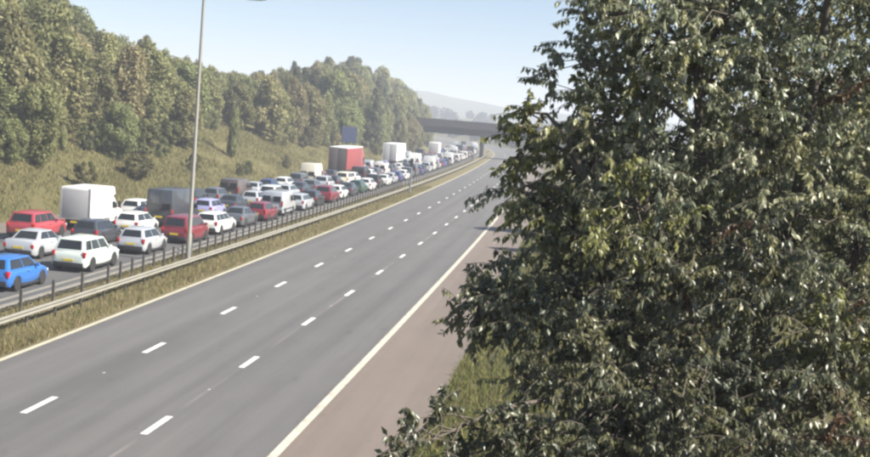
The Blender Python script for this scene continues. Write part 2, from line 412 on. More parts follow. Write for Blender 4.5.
def tree_variant(kind, seed):
    """unit tree about 10 m tall: (trunk mesh, crown mesh)"""
    r = np.random.default_rng(seed); rr = random.Random(seed)
    tb = MB(); lean = (r.normal() * 0.25, r.normal() * 0.25)
    H = 10.0
    tp = [(lean[0] * t * t, lean[1] * t * t, H * 0.92 * t - 0.5) for t in (0, 0.2, 0.45, 0.7, 1.0)]
    tb.tube(tp, [0.19, 0.15, 0.11, 0.07, 0.02], 7)
    cen = []; rad = []
    if kind == 'broad': ncl, zlo, zhi, R = 46, 1.1, 9.3, 2.7
    elif kind == 'slender': ncl, zlo, zhi, R = 40, 0.9, 9.3, 1.6
    elif kind == 'conifer': ncl, zlo, zhi, R = 44, 0.8, 9.9, 1.9
    else: ncl, zlo, zhi, R = 30, 0.8, 9.0, 3.9            # bush (scaled down)
    for i in range(ncl):
        t = (i + r.random()) / ncl; z = zlo + (zhi - zlo) * t
        if kind == 'conifer': w = R * (1 - t) ** 0.8 + 0.1
        elif kind == 'slender': w = R * (math.sin(math.pi * min(1, 0.12 + t * 0.9)) ** 0.6)
        else: w = R * (math.sin(math.pi * (0.1 + 0.86 * t)) ** 0.55)
        a = i * 2.4 + r.random() * 1.2; q = w * (0.35 + 0.6 * math.sqrt(r.random())) * (1 + 0.18 * r.normal())
        cx, cy = q * math.cos(a) + lean[0] * t * t, q * math.sin(a) + lean[1] * t * t
        cen.append((cx, cy, z)); rad.append((0.62 if kind != 'conifer' else 0.5) * (0.85 + 0.5 * r.random()) * (1.3 if kind in ('broad', 'bush') else 1.05))
        if i % 2 == 0 and kind != 'bush':
            zb = max(0.8, z - 0.55 * q - 0.5); tt = zb / (H * 0.92)
            tb.tube([(lean[0] * tt * tt, lean[1] * tt * tt, zb), (cx * 0.55, cy * 0.55, (zb + z) / 2 + 0.1), (cx, cy, z)], [0.06, 0.04, 0.012], 5, False)
    if kind == 'bush':
        for k in range(6):
            a = k * 1.05; tb.tube([(0, 0, -0.4), (0.8 * math.cos(a), 0.8 * math.sin(a), 3), (2 * math.cos(a), 2 * math.sin(a), 6)], [0.16, 0.1, 0.03], 5, False)
    per = {'broad': 230, 'slender': 210, 'conifer': 150, 'bush': 160}[kind]
    P = []; D = []; T = []; NN = []
    for (c, rd) in zip(cen, rad):
        u = r.normal(size=(per, 3)); u /= np.linalg.norm(u, axis=1, keepdims=True)
        q = u * (r.random((per, 1)) ** 0.45) * rd * np.array([1.0, 1.0, {'broad': 1.35, 'slender': 1.9, 'conifer': 1.1, 'bush': 0.95}[kind]])
        P.append(np.array(c) + q)
        dd = r.normal(size=(per, 3)) * 0.7; dd[:, 2] -= 0.9 if kind != 'conifer' else 0.2
        NN.append(u * 0.8 + (np.array(c) - np.array([0, 0, 5.0])) * np.array([0.16, 0.16, 0.07]) + r.normal(size=(per, 3)) * 0.35 + np.array([0, 0, 0.25]))
        D.append(dd)
        base = {'broad': (0.215, 0.22, 0.095), 'slender': (0.27, 0.268, 0.125), 'conifer': (0.115, 0.128, 0.068), 'bush': (0.12, 0.132, 0.055)}[kind]
        hue = 1 + 0.07 * r.normal(); T.append(tints(per, tuple(b * hue for b in base), 0.22, (0.26, 0.25, 0.11), 0.15))
    P = np.concatenate(P); D = np.concatenate(D); T = np.concatenate(T)
    size = (0.30 + 0.3 * r.random(len(P))) * (1.5 if kind == 'bush' else 1.0)
    crown = quads_mesh('crown', P, D, size, 0.4, T, leaf_far, 0.12, np.concatenate(NN))
    trunk = tb.mesh('trunk', 60); trunk.materials.append(barkm)
    return trunk, crown
VAR = {k: [tree_variant(k, 100 * i + j) for j in range(n)] for i, (k, n) in enumerate((('broad', 4), ('slender', 4), ('conifer', 2), ('bush', 3)))}
def place_tree(name, kind, vi, X, s, h, label, group=None, spread=1.0, z=None):
    tr, cr = VAR[kind][vi % len(VAR[kind])]
    zz = ground_z(X, s) if z is None else z
    o = empty(name, road(X, s, zz), rng.random() * 6.28); k = h / 10.0
    o.scale = (k * spread, k * spread, k)
    link('trunk', tr, o); link('crown', cr, o)
    tag(o, label, 'bush' if kind == 'bush' else 'tree', group); return o

# skyline of the wood, read off the photograph: pixel x -> highest pixel y a crown may reach
SKX = [-200, 0, 40, 62, 78, 100, 118, 145, 165, 190, 225, 250, 285, 305, 330, 350, 372, 390, 402, 412, 422, 432, 445]
SKY = [-90, -40, -16, -2, 14, 34, 44, 41, 56, 65, 73, 77, 72, 68, 63, 62, 67, 74, 83, 93, 103, 112, 118]
def ztop_for(X, s):
    x, y, _ = road(X, s); lo, hi = 0.0, 60.0
    for _ in range(30):
        zm = (lo + hi) / 2; u, v = pix((x, y, zm))
        if v > lerp(SKX, SKY, u): lo = zm
        else: hi = zm
    return lo
placed = []
def free(X, s, dmin):
    return all((X - a) ** 2 + (s - b) ** 2 > dmin * dmin for a, b in placed)
LAB = {'broad': 'broad olive green tree', 'slender': 'slender pale green tree', 'conifer': 'dark narrow conifer'}
def front(s):   # where the wood begins on the slope (distance from the road varies)
    return -39.5 - 1.8 * math.sin(s * 0.045 + 0.4) + 1.2 * math.sin(s * 0.11) + lerp([60, 110, 130, 190, 225, 300, 420], [0.5, -2.0, 0.5, 1.5, 4.5, 6.0, 6.0], s)
cnt = 0
rs = random.Random(5)
tries = 0
while cnt < 290 and tries < 12000:
    tries += 1
    t = rs.random(); s = 72 + 560 * (t ** 1.55)
    f0 = front(s); dep = rs.random() ** 1.2 * lerp([70, 250, 600], [26, 34, 40], s)
    X = f0 - dep
    u, v = pix(road(X, s, ground_z(X, s) + 5))
    if u < -25 or u > 470: continue
    if not free(X, s, lerp([70, 200, 600], [2.4, 3.2, 6.0], s) + dep * 0.035): continue
    z = ground_z(X, s); top = ztop_for(X, s) - z
    kind = 'broad' if rs.random() < 0.34 else 'slender'
    if (s > 230 and rs.random() < 0.2) or (rs.random() < 0.04): kind = 'conifer'
    nat = rs.uniform(6.5, 11.5) + (dep > 6) * rs.uniform(0, 4) + (s > 240) * 2.0
    h = min(nat, top * rs.uniform(0.9, 1.05))
    if dep > 16 and top < 16: h = top * rs.choice((0.86, 0.92, 0.97, 1.0, 1.05, 1.1))      # the back rows make the skyline
    if h < 3.2: continue
    placed.append((X, s)); cnt += 1
    u, v = pix(road(X, s, z + h * 0.6))
    zone = 'at the left picture edge' if u < 75 else 'left of the lamp column' if u < 185 else 'right of the lamp column' if u < 285 else 'above the red lorry' if u < 365 else 'towards the bridge'
    row = 'front of the wood' if dep < 5 else 'heart of the wood' if dep < 16 else 'back of the wood'
    place_tree('woodland_tree', kind, rs.randrange(9), X, s, h, '%s in the %s %s' % (LAB[kind], row, zone), 'trees of the wood on the left bank', rs.uniform(0.95, 1.3) * (1.2 if kind == 'slender' else 1.0) * min(1.5, max(1.0, 9.0 / h)))
for i in range(60):
    s = 76 + 330 * rs.random() ** 1.3; X = front(s) + rs.uniform(-1.5, 2.6)
    if X > -31.5: continue
    place_tree('edge_shrub', rs.choice(('bush', 'broad', 'slender')), rs.randrange(9), X, s, rs.uniform(1.6, 4.2), 'leafy shrub along the lower edge of the wood', 'shrubs along the foot of the wood', rs.uniform(1.0, 1.6))
for (u_, v_, X, s, w_, lab) in ((146, 37, -56, 168, 0.8, 'dark spiky conifer poking above the skyline left of the lamp column'), (139, 42, -58, 165, 0.7, 'shorter of two dark conifers on the skyline left of the lamp column'), (294, 62, -60, 295, 0.9, 'dark conifer tip on the skyline midway to the red lorry')):
    z = ground_z(X, s); best = min(np.arange(s - 40, s + 40, 0.5), key=lambda q: abs(pix(road(X, q, z + 9))[0] - u_)); s = float(best); z = ground_z(X, s)
    hh = min(np.arange(4, 22, 0.1), key=lambda q: abs(pix(road(X, s, z + q))[1] - v_)); place_tree('skyline_conifer', 'conifer', 0, X, s, float(hh), lab, None, w_)
# single trees and bushes on the grass slope, placed on the slope where the photograph shows their feet
def on_bank(u, v):
    for t in np.arange(40, 700, 0.4):
        P = ray_at(u, v, t); X, s = to_road(P[0], P[1])
        if X < -30.5 and P[2] <= ground_z(X, s): return X, s
    return -36, 150
for i, (X, s, h) in enumerate(((-32.5, 296, 8.5), (-31.8, 304, 8), (-31.4, 311, 8.5), (-31.2, 318, 8), (-33.5, 301, 9.5), (-33, 313, 9.5), (-35, 322, 9.5))):
    place_tree('bridge_tree', 'broad' if i % 2 else 'slender', i, X, s, h, 'tree crowding the left end of the bridge', 'trees at the left end of the bridge', 1.2)
SOLO = [('round_tree', 'broad', 36, 166, 6.6, 1.15, 'light green round tree low on the bank at the left edge'),
        ('dark_tree', 'broad', 118, 160, 5.4, 1.2, 'dark bushy tree at the wood edge above the white cars'),
        ('bank_bush', 'bush', 85, 191, 2.6, 1.0, 'small dark bush on the grass just above the white box van'),
        ('bank_bush', 'bush', 137, 180, 2.5, 1.7, 'wide dark bush on the grass above the tall dark van'),
        ('bank_bush', 'bush', 10, 158, 3.2, 1.3, 'dark shrub at the left picture edge beside the round tree'),
        ('bank_bush', 'bush', 239, 177, 1.7, 0.8, 'left of two small dark bushes right of the lamp column'),
        ('bank_bush', 'bush', 248, 176, 1.9, 0.7, 'right of two small dark bushes right of the lamp column'),
        ('bank_bush', 'bush', 286, 169, 2.0, 0.8, 'lone small bush on the bare slope left of the red lorry'),
        ('bank_bush', 'bush', 193, 172, 2.2, 0.9, 'bush on the slope directly behind the lamp column'),
        ('thin_tree', 'slender', 231, 158, 6.0, 0.8, 'thin tree with bare foot standing forward of the wood'),
        ('thin_tree', 'slender', 309, 140, 4.6, 1.0, 'small pale tree where the bare slope meets the wood')]
for i, (nm, kd, u, v, h, sp, lab) in enumerate(SOLO):
    X, s = on_bank(u, v); place_tree(nm, kd, i, X, s, h, lab, None, sp)
# right-hand side, largely behind the near tree
for i, (X, s, h) in enumerate(((19, 40, 9), (19, 52, 10), (17, 66, 9), (16, 84, 10), (12, 100, 9), (11, 128, 8), (13, 160, 9), (10.5, 200, 9), (11, 245, 9), (10, 290, 9), (12, 350, 10), (7.5, 380, 8), (7, 405, 9), (6.5, 430, 9), (7, 455, 10), (6.5, 480, 9), (7, 505, 10), (9, 530, 11), (7, 560, 10), (8, 600, 10))):
    place_tree('verge_tree', 'broad' if i % 3 else 'slender', i, X, s, h, 'tree on the right hand verge behind the big near tree', 'trees along the right verge', 1.15)
# far woods read as one mass
def far_wood(name, pts, label, col):
    P = []; 
    for (x, y, z, w, h) in pts:
        n = 170; q = rng.normal(size=(n, 3)); q /= np.linalg.norm(q, axis=1, keepdims=True)
        P.append(np.array([x, y, z + h * 0.55]) + q * (rng.random((n, 1)) ** 0.4) * np.array([w, w, h * 0.55]))
    P = np.concatenate(P); D = rng.normal(size=P.shape)
    o = link(name, quads_mesh(name, P, D, 1.7 + rng.random(len(P)) * 1.2, 0.7, tints(len(P), col, 0.25), leaf_far))
    tag(o, label, None, None, 'stuff')
pts = []
for i in range(420):
    u = rng.uniform(330, 700); d = rng.uniform(480, 1150); p = ray_at(u, 150, d)
    X, s = to_road(p[0], p[1])
    if -34 < X < 8: continue
    k = 1 - abs(d - 1150) / 260 if d > 890 else 0
    zb = 0.5 * (1 - math.cos(math.pi * max(0, k))) * lerp([330, 430, 520, 700], [15, 18, 10, 14], u)
    if X < -29: zb = max(zb, ground_z(X, min(s, 900)))
    pts.append((p[0], p[1], zb - 0.5, rng.uniform(4, 7), rng.uniform(6, 9.5)))
far_wood('far_wood', pts, 'hazy mass of trees beyond the bridge', (0.06, 0.07, 0.038))

# grass blades (nobody could count them)
def blades(name, n, sampler, h0, h1, wid, cols, label):
    X = []; 
    for _ in range(n): X.append(sampler())
    X = np.array(X); n = len(X)
    a = rng.random(n) * 6.283; h = rng.uniform(h0, h1, n); w = wid * rng.uniform(0.6, 1.4, n); ln = rng.normal(size=(n, 2)) * 0.45 * h[:, None]
    dx, dy = np.cos(a) * w, np.sin(a) * w
    b1 = X + np.stack([dx, dy, 0 * h - 0.03], 1); b2 = X - np.stack([dx, dy, 0 * h + 0.03], 1)
    m1 = X + np.stack([dx * .7 + ln[:, 0] * .4, dy * .7 + ln[:, 1] * .4, h * .6], 1); m2 = X + np.stack([-dx * .7 + ln[:, 0] * .4, -dy * .7 + ln[:, 1] * .4, h * .6], 1)
    tp = X + np.stack([ln[:, 0], ln[:, 1], h], 1)
    V = np.stack([b1, b2, m2, m1, tp], 1).reshape(-1, 3); k = np.arange(n)[:, None] * 5
    F = np.concatenate([k + [[0, 1, 2]], k + [[0, 2, 3]], k + [[3, 2, 4]]], 1).reshape(-1, 3)
    me = bpy.data.meshes.new(name); me.vertices.add(len(V)); me.vertices.foreach_set('co', V.astype(np.float32).ravel())
    me.loops.add(len(F) * 3); me.loops.foreach_set('vertex_index', F.astype(np.int32).ravel())
    me.polygons.add(len(F)); me.polygons.foreach_set('loop_start', np.arange(0, len(F) * 3, 3, dtype=np.int32)); me.polygons.foreach_set('loop_total', np.full(len(F), 3, np.int32))
    me.update(calc_edges=True)
    ci = rng.integers(0, len(cols), n); T = (np.array(cols)[ci] * (1 + 0.22 * rng.normal(size=(n, 1))).clip(.5, 1.7)).clip(.01, .6)
    tinted(me, np.repeat(T, 3, axis=0)); me.materials.append(blade_m)
    tag(link(name, me), label, None, None, 'stuff')
def samp_med():
    while True:
        s = 28 + 130 * rs.random() ** 1.8; X = rs.uniform(-15.0, -11.1)
        if rs.random() < 0.45 + 0.5 * hz(X * 3, s * 0.9): return road(X, s, 0.04)
blades('reserve_grass', 42000, samp_med, 0.05, 0.34, 0.016, [(0.27, 0.23, 0.12), (0.21, 0.19, 0.085), (0.31, 0.25, 0.15), (0.16, 0.165, 0.065)], 'dry straggling grass in the central reserve')
def samp_bank():
    while True:
        s = 66 + 240 * rs.random() ** 1.5; X = -30.2 - 16 * rs.random()
        if X < front(s) - 4: continue
        if rs.random() < 0.5 + 0.3 * hz(X * 1.3, s * 0.5) + 0.3 * hz(X * 4.1 + 3, s * 2.3): return road(X, s, ground_z(X, s))
blades('bank_grass', 70000, samp_bank, 0.06, 0.5, 0.034, [(0.215, 0.195, 0.092), (0.185, 0.172, 0.074), (0.24, 0.205, 0.108), (0.155, 0.158, 0.062)], 'tall rough grass on the left bank')
def samp_rv():
    s = 22 + 70 * rs.random() ** 1.5; X = 3.35 + 7 * rs.random() ** 1.4
    return road(X, s, ground_z(X, s))
blades('verge_grass', 26000, samp_rv, 0.08, 0.38, 0.02, [(0.19, 0.19, 0.06), (0.15, 0.16, 0.05), (0.24, 0.21, 0.10), (0.11, 0.13, 0.04)], 'grass on the verge under the near tree')

# ------------------------------------------------------------------ safety barriers
def beam_section(nm, s0, s1, X, zc, m):
    prof = [(-0.0, -0.125), (0.06, -0.10), (0.08, -0.07), (0.06, -0.04), (0.015, -0.015), (0.015, 0.015), (0.06, 0.04), (0.08, 0.07), (0.06, 0.10), (0.0, 0.125)]
    prof = prof + [(x - 0.012, z) for x, z in reversed(prof)]
    v = []; f = []; n = max(1, int((s1 - s0) / 4.0)); k = len(prof)
    for i in range(n + 1):
        s = s0 + (s1 - s0) * i / n
        for (dx, dz) in prof: v.append(road(X + dx, s, zc + dz))
    for i in range(n):
        for j in range(k): f.append((i * k + j, i * k + (j + 1) % k, (i + 1) * k + (j + 1) % k, (i + 1) * k + j))
    f.append(tuple(reversed(range(k)))); f.append(tuple(range(n * k, n * k + k)))
    return mesh(nm, v, f, 40, m)
def finish(root):      # children were modelled in world space
    for c in root.children: c.matrix_parent_inverse = root.matrix_world.inverted()
b1 = empty('safety_barrier'); tag(b1, 'pale corrugated steel safety barrier nearest the empty carriageway', 'safety barrier')
s = 20.0
while s < 230:
    link('beam', beam_section('beam', s + 0.004, s + 4.796, -12.62, 0.56, galv), b1); s += 4.8
link('beam', beam_section('beam', 230.4, 420, -12.62, 0.56, galv), b1)
pm = MB().box(-0.05, 0.05, -0.035, 0.035, -0.3, 0.60).mesh('post', None); pm.materials.append(postm)
sp = 22.2
while sp < 420:
    link('post', pm, b1, None, road(-12.70, sp), (0, 0, heading(sp))); sp += 2.4
b2 = empty('post_and_rail_barrier'); tag(b2, 'row of dark posts with thin rails beside the queueing traffic', 'safety barrier')
pm2 = MB().box(-0.05, 0.05, -0.045, 0.045, -0.3, 0.98).mesh('post', None); pm2.materials.append(postm)
sp = 29.3
while sp < 300:
    link('post', pm2, b2, None, road(-14.1, sp), (0, 0, heading(sp)))
    sp += 2.9 if sp < 50 else (1.5 if sp < 150 else 3.0)
for z in (0.5, 0.74):
    v = []; f = []; ss = list(np.arange(20, 400.1, 5))
    for s in ss:
        for dx, dz in ((-.02, -.04), (.02, -.04), (.02, .04), (-.02, .04)): v.append(road(-14.17 + dx, s, z + dz))
    for i in range(len(ss) - 1):
        for j in range(4): f.append((i * 4 + j, i * 4 + (j + 1) % 4, i * 4 + 4 + (j + 1) % 4, i * 4 + 4 + j))
    f += [(3, 2, 1, 0), tuple(range(len(v) - 4, len(v)))]
    link('rail', mesh('rail', v, f, None, railm), b2)

# ------------------------------------------------------------------ lamp column and signs
lp = empty('lamp_column', road(-13.55, 62.3)); lp.rotation_euler = (0, 0, heading(62))
tag(lp, 'tall grey lamp column rising from the central reserve into the sky', 'lamp post')
LH = 14.4
link('column', MB().tube([(0, 0, -0.3), (0, 0, 1.6), (0, 0, 1.7), (0, 0, LH - 0.3), (0, 0, LH)], [0.15, 0.15, 0.115, 0.075, 0.07], 12).mesh('column', 50), lp, lampm)
link('access_door', MB().box(0.135, 0.158, -0.06, 0.06, 0.5, 1.05).mesh('access_door', None, 0.006), lp, lampd)
for sgn in (1, -1):
    arm = link('arm', MB().tube([(0, 0, LH - 0.1), (sgn * 0.5, 0, LH + 0.02), (sgn * 2.1, 0, LH + 0.08)], [0.05, 0.045, 0.04], 8).mesh('arm', 50), lp, lampm)
    lm = MB().box(-0.17, 0.17, -0.75, 0.75, -0.06, 0.1, 0.05, 0.12)
    head = link('lamp_head', lm.mesh('lamp_head', 40, 0.03), lp, lampd, (sgn * 2.65, 0, LH + 0.06), (0, 0, math.pi / 2))
    link('lens', MB().box(-0.12, 0.12, -0.5, 0.3, -0.1, -0.06).mesh('lens', 40, 0.012), head, lensm)
def signal_post(s, X, h, label):
    r = empty('signal_post', road(X, s), heading(s)); tag(r, label, 'signal')
    link('post', MB().tube([(0, 0, -0.3), (0, 0, h)], 0.1, 10).mesh('post', 50), r, lampd)
    link('signal_box', MB().box(-0.2, 0.2, -0.14, 0.14, h - 0.9, h).mesh('signal_box', 40, 0.03), r, plastic)
    link('base', MB().box(-0.2, 0.2, -0.2, 0.2, -0.1, 0.12).mesh('base', None, 0.02), r, concrete)
signal_post(141.5, -12.05, 4.2, 'slim dark signal post by the barrier in front of the far lorries')
# blue direction sign for the queueing carriageway
sg = empty('direction_sign', road(-31.0, 206, ground_z(-31.0, 206)), heading(206)); tag(sg, 'blue direction sign on two posts rising above the red lorry', 'road sign')
for dx in (-0.9, 0.9): link('post', MB().tube([(dx, 0.08, -0.3), (dx, 0.08, 6.45)], 0.08, 8).mesh('post', 50), sg, signback)
link('border', MB().box(-1.35, 1.35, -0.02, 0.02, 3.75, 6.55).mesh('border', None, 0.01), sg, signback)
link('panel', MB().box(-1.31, 1.31, -0.026, -0.002, 3.79, 6.51).mesh('panel', None), sg, bluesign)

# ------------------------------------------------------------------ bridge
br = empty('road_bridge', road(-13, 331)); br.rotation_euler = (0, 0, heading(331)); tag(br, 'grey concrete bridge crossing both carriageways in the distance', 'bridge')
link('girder', MB().box(-46, 34, -3.6, 3.6, 5.9, 7.7).mesh('girder', None, 0.05), br, concrete)
link('deck', MB().box(-48, 36, -4.6, 4.6, 7.703, 8.25).mesh('deck', None, 0.04), br, concrete)
for y in (-4.45, 4.45): link('parapet', MB().box(-48, 36, y - 0.12, y + 0.12, 8.253, 9.75).mesh('parapet', None, 0.03), br, concrete)
for i in range(13): link('parapet_post', MB().box(-44 + i * 6 - 0.12, -44 + i * 6 + 0.12, -4.62, -4.573, 8.3, 9.85).mesh('parapet_post', None), br, concrete)
for x in (-19.2, -0.6, 18.6):
    for y in (-2.2, 2.2): link('pier', MB().box(x - 0.45, x + 0.45, y - 0.5, y + 0.5, -0.4, 5.6).mesh('pier', None, 0.04), br, concrete)
    link('crosshead', MB().box(x - 0.55, x + 0.55, -3.2, 3.2, 5.6, 5.897).mesh('crosshead', None, 0.03), br, concrete)
# far house on the rise
hp = ray_at(438, 113.0, 1120)
hs = empty('far_house', (hp[0], hp[1], hp[2] - 2), 0.3); tag(hs, 'tiny white gabled house above the bridge in the haze', 'house')
hzb = 2.4
link('wall', MB().box(-3.4, 3.4, -4, 4, -3.0, hzb + 2.4).mesh('wall', None), hs, boxwhite)
link('roof', MB().add([(-3.8, -4.3, hzb + 2.4), (3.8, -4.3, hzb + 2.4), (3.8, 4.3, hzb + 2.4), (-3.8, 4.3, hzb + 2.4), (0, -4.3, hzb + 5), (0, 4.3, hzb + 5)], [(0, 3, 2, 1), (0, 1, 4), (2, 3, 5), (1, 2, 5, 4), (3, 0, 4, 5)]).mesh('roof', None), hs, simple('slate', (0.12, 0.12, 0.13), 0.7))

# ------------------------------------------------------------------ vehicles
def quad_panel(c, u0, u1, v0, v1, out, t=0.012):
    """thin pane on the bilinear face c = (RB, FB, FT, RT), pushed out along its normal"""
    c = [Vector(p) for p in c]
    def P(u, v): return (c[0] * (1 - u) + c[1] * u) * (1 - v) + (c[3] * (1 - u) + c[2] * u) * v
    q = [P(u0, v0), P(u1, v0), P(u1, v1), P(u0, v1)]
    n = (q[1] - q[0]).cross(q[3] - q[0]).normalized()
    if n.dot(Vector(out)) < 0: n = -n
    v = [p + n * t for p in q] + [p - n * 0.01 for p in q]
    return MB().add(v, [(0, 1, 2, 3), (7, 6, 5, 4), (0, 4, 5, 1), (1, 5, 6, 2), (2, 6, 7, 3), (3, 7, 4, 0)])
def wheel_meshes(r, w, n=18):
    ty = MB().lathe_x([(-w / 2, r * 0.62), (-w / 2, r * 0.9), (-w * 0.36, r), (w * 0.36, r), (w / 2, r * 0.9), (w / 2, r * 0.62)], n).mesh('tyre', 40); ty.materials.append(rubber)
    rb = MB().lathe_x([(-w * 0.46, r * 0.63), (w * 0.40, r * 0.63), (w * 0.47, r * 0.58), (w * 0.38, r * 0.5), (w * 0.38, r * 0.16), (w * 0.45, r * 0.12)], n)
    rm = rb.mesh('rim', 40); rm.materials.append(rimm)
    sb_ = MB()
    for k in range(5):
        a = 2 * math.pi * k / 5; cy, cz = math.cos(a), math.sin(a)
        pts = []
        for (rr_, hw) in ((r * 0.14, 0.035), (r * 0.58, 0.05)):
            for sg_ in (-1, 1): pts.append((w * 0.455, rr_ * cy - sg_ * hw * cz, rr_ * cz + sg_ * hw * cy))
        pts += [(w * 0.37, y, z) for (_, y, z) in pts]
        sb_.add(pts, [(0, 1, 3, 2), (4, 6, 7, 5), (0, 2, 6, 4), (1, 5, 7, 3)])
    sm = sb_.mesh('spokes', None); sm.materials.append(rimm)
    return ty, rm, sm
WH = {'car': wheel_meshes(0.32, 0.21), 'suv': wheel_meshes(0.36, 0.24), 'van': wheel_meshes(0.35, 0.22), 'truck': wheel_meshes(0.5, 0.3, 20)}
def pm_(nm, mb, mat_, smooth=35, bevel=0.0):
    me = mb.mesh(nm, smooth, bevel)
    me.materials.append(mat_ if mat_ != 'paint' else PAINTS['white'])
    return (nm, me, mat_, None)
def wheels(parts, key, ys, hx, lod):
    ty, rm, sm = WH[key]; r = {'car': 0.32, 'suv': 0.36, 'van': 0.35, 'truck': 0.5}[key]; w = {'car': 0.21, 'suv': 0.24, 'van': 0.22, 'truck': 0.3}[key]
    for y in ys:
        for sg_ in (1, -1):
            parts.append(('wheel', 'EMPTY' if lod == 0 else ty, None, ((sg_ * (hx - w / 2 + 0.012), y, r), 0 if sg_ > 0 else math.pi, [('tyre', ty), ('rim', rm), ('wheel_spokes', sm)] if lod == 0 else [])))

CARS = {  # L, W, H, belt z, hood z, roof/base y: rear base, rear top, front top, front base (fractions of L from centre), wheel key
 'hatchback': dict(L=4.05, W=1.76, H=1.48, belt=0.93, yrb=-0.485, yrt=-0.40, yft=0.06, yfb=0.225, deck=None, key='car'),
 'saloon': dict(L=4.65, W=1.8, H=1.45, belt=0.93, yrb=-0.345, yrt=-0.215, yft=0.045, yfb=0.195, deck=0.99, key='car'),
 'estate car': dict(L=4.7, W=1.8, H=1.49, belt=0.94, yrb=-0.485, yrt=-0.43, yft=0.045, yfb=0.195, deck=None, key='car'),
 'SUV': dict(L=4.55, W=1.88, H=1.69, belt=1.05, yrb=-0.485, yrt=-0.425, yft=0.055, yfb=0.205, deck=None, key='suv'),
 'people carrier': dict(L=4.6, W=1.85, H=1.72, belt=1.02, yrb=-0.488, yrt=-0.445, yft=0.11, yfb=0.31, deck=None, key='car'),
}
TEMPL = {}
def car_template(kind, lod):
    if (kind, lod) in TEMPL: return TEMPL[(kind, lod)]
    p = CARS[kind]; L, W, H, belt = p['L'], p['W'], p['H'], p['belt']; h = L / 2; hw = W / 2; parts = []
    r = 0.36 if p['key'] == 'suv' else 0.32; zb0 = 0.24 if p['key'] == 'suv' else 0.19
    yw = (-h + 0.19 * L, h - 0.205 * L)
    deck = p['deck'] or belt
    cowl = belt + 0.02; hood = belt - 0.2
    base = [(-h, 0.40, belt - 0.30, hw - 0.25), (-h + 0.03, 0.32, belt - 0.14, hw - 0.14), (-h + 0.10, 0.27, deck - 0.05 if p['deck'] else belt - 0.03, hw - 0.065), (-h + 0.25, zb0 + 0.02, deck - 0.01 if p['deck'] else belt, hw - 0.02), (-h + 0.5, zb0, deck if p['deck'] else belt, hw)]
    base += [(p['yrb'] * L if p['deck'] else -h + 0.9, zb0, deck if p['deck'] else belt, hw), (0, zb0, belt, hw), (p['yfb'] * L, zb0, cowl, hw), (h - 0.55, zb0, hood + 0.10, hw - 0.02), (h - 0.22, 0.22, hood, hw - 0.07), (h - 0.06, 0.26, hood - 0.12, hw - 0.16), (h, 0.32, hood - 0.26, hw - 0.26)]
    by = [b[0] for b in base]
    def st(y): return [y] + [float(np.interp(y, by, [b[k] for b in base])) for k in (1, 2, 3)]
    ys = set(by)
    arch = {}
    for c in yw:
        for k in range(9):
            a = math.pi * k / 8; yy = c + (r + 0.05) * math.cos(a)
            arch[yy] = r + (r + 0.05) * math.sin(a) * 0.95; ys.add(yy)
        ys = {y for y in ys if not (abs(y - c) < r + 0.05 and y not in arch)}
    rings = []
    for y in sorted(ys):
        y_, zb, zt, w = st(y)
        if y in arch: zb = max(zb, arch[y] - 0.02)
        dz = zt - zb
        half = [(0, zb), (w - 0.07, zb), (w - 0.015, zb + dz * 0.12), (w, zb + dz * 0.5), (w - 0.02, zb + dz * 0.8), (w - 0.06, zt - 0.025), (w - 0.12, zt), (0, zt + 0.025)]
        ring = [(x, y, z) for x, z in half] + [(-x, y, z) for x, z in reversed(half[1:-1])]
        rings.append(ring)
    k = len(rings[0]); v = [q for rg in rings for q in rg]; f = []
    for i in range(len(rings) - 1):
        for j in range(k): f.append((i * k + j, i * k + (j + 1) % k, (i + 1) * k + (j + 1) % k, (i + 1) * k + j))
    f.append(tuple(range(k))); f.append(tuple(reversed(range((len(rings) - 1) * k, len(rings) * k))))
    body = MB().add(v, f)
    me = body.mesh('body', 38)
    # cabin shell joined to the body mesh
    zb = belt - 0.05; zt = H; wt = hw - (0.27 if H < 1.6 else 0.22); wb = hw - 0.075
    yrb, yrt, yft, yfb = (p[q] * L for q in ('yrb', 'yrt', 'yft', 'yfb'))
    zr = (deck if p['deck'] else belt) - 0.03
    zm = H - 0.06
    wr = 0.06
    cab = MB().add([(-wb + wr, yrb, zr), (wb - wr, yrb, zr), (wb, yfb, zb), (-wb, yfb, zb), (-wt + wr, yrt, zm), (wt - wr, yrt, zm), (wt, yft, zm), (-wt, yft, zm)],
                   [(0, 3, 2, 1), (0, 1, 5, 4), (1, 2, 6, 5), (2, 3, 7, 6), (3, 0, 4, 7), (4, 5, 6, 7)])
    roofr = MB().add([(-wt + .1, yrt + 0.02, zm - 0.02), (wt - .1, yrt + 0.02, zm - 0.02), (wt - .04, yft - 0.02, zm - 0.02), (-wt + .04, yft - 0.02, zm - 0.02), (-wt * .55, yrt + 0.35, zt), (wt * .55, yrt + 0.35, zt), (wt * .55, yft - 0.4, zt), (-wt * .55, yft - 0.4, zt)],
                   [(0, 3, 2, 1), (0, 1, 5, 4), (1, 2, 6, 5), (2, 3, 7, 6), (3, 0, 4, 7), (4, 5, 6, 7)])
    cm = cab.mesh('cab', 38, 0.085); rm_ = roofr.mesh('roof', 60, 0.03)
    bm = bmesh.new(); bm.from_mesh(me); bm.from_mesh(cm); bm.from_mesh(rm_); bm.to_mesh(me); bm.free()
    me.polygons.foreach_set('use_smooth', [True] * len(me.polygons)); me.set_sharp_from_angle(angle=math.radians(38)); me.materials.append(PAINTS['white'])
    parts.append(('body', me, 'paint', None))
    ws = ((-wb, yfb, zb), (wb, yfb, zb), (wt, yft, zm), (-wt, yft, zm)); rw = ((-wb + wr, yrb, zr), (wb - wr, yrb, zr), (wt - wr, yrt, zm), (-wt + wr, yrt, zm))
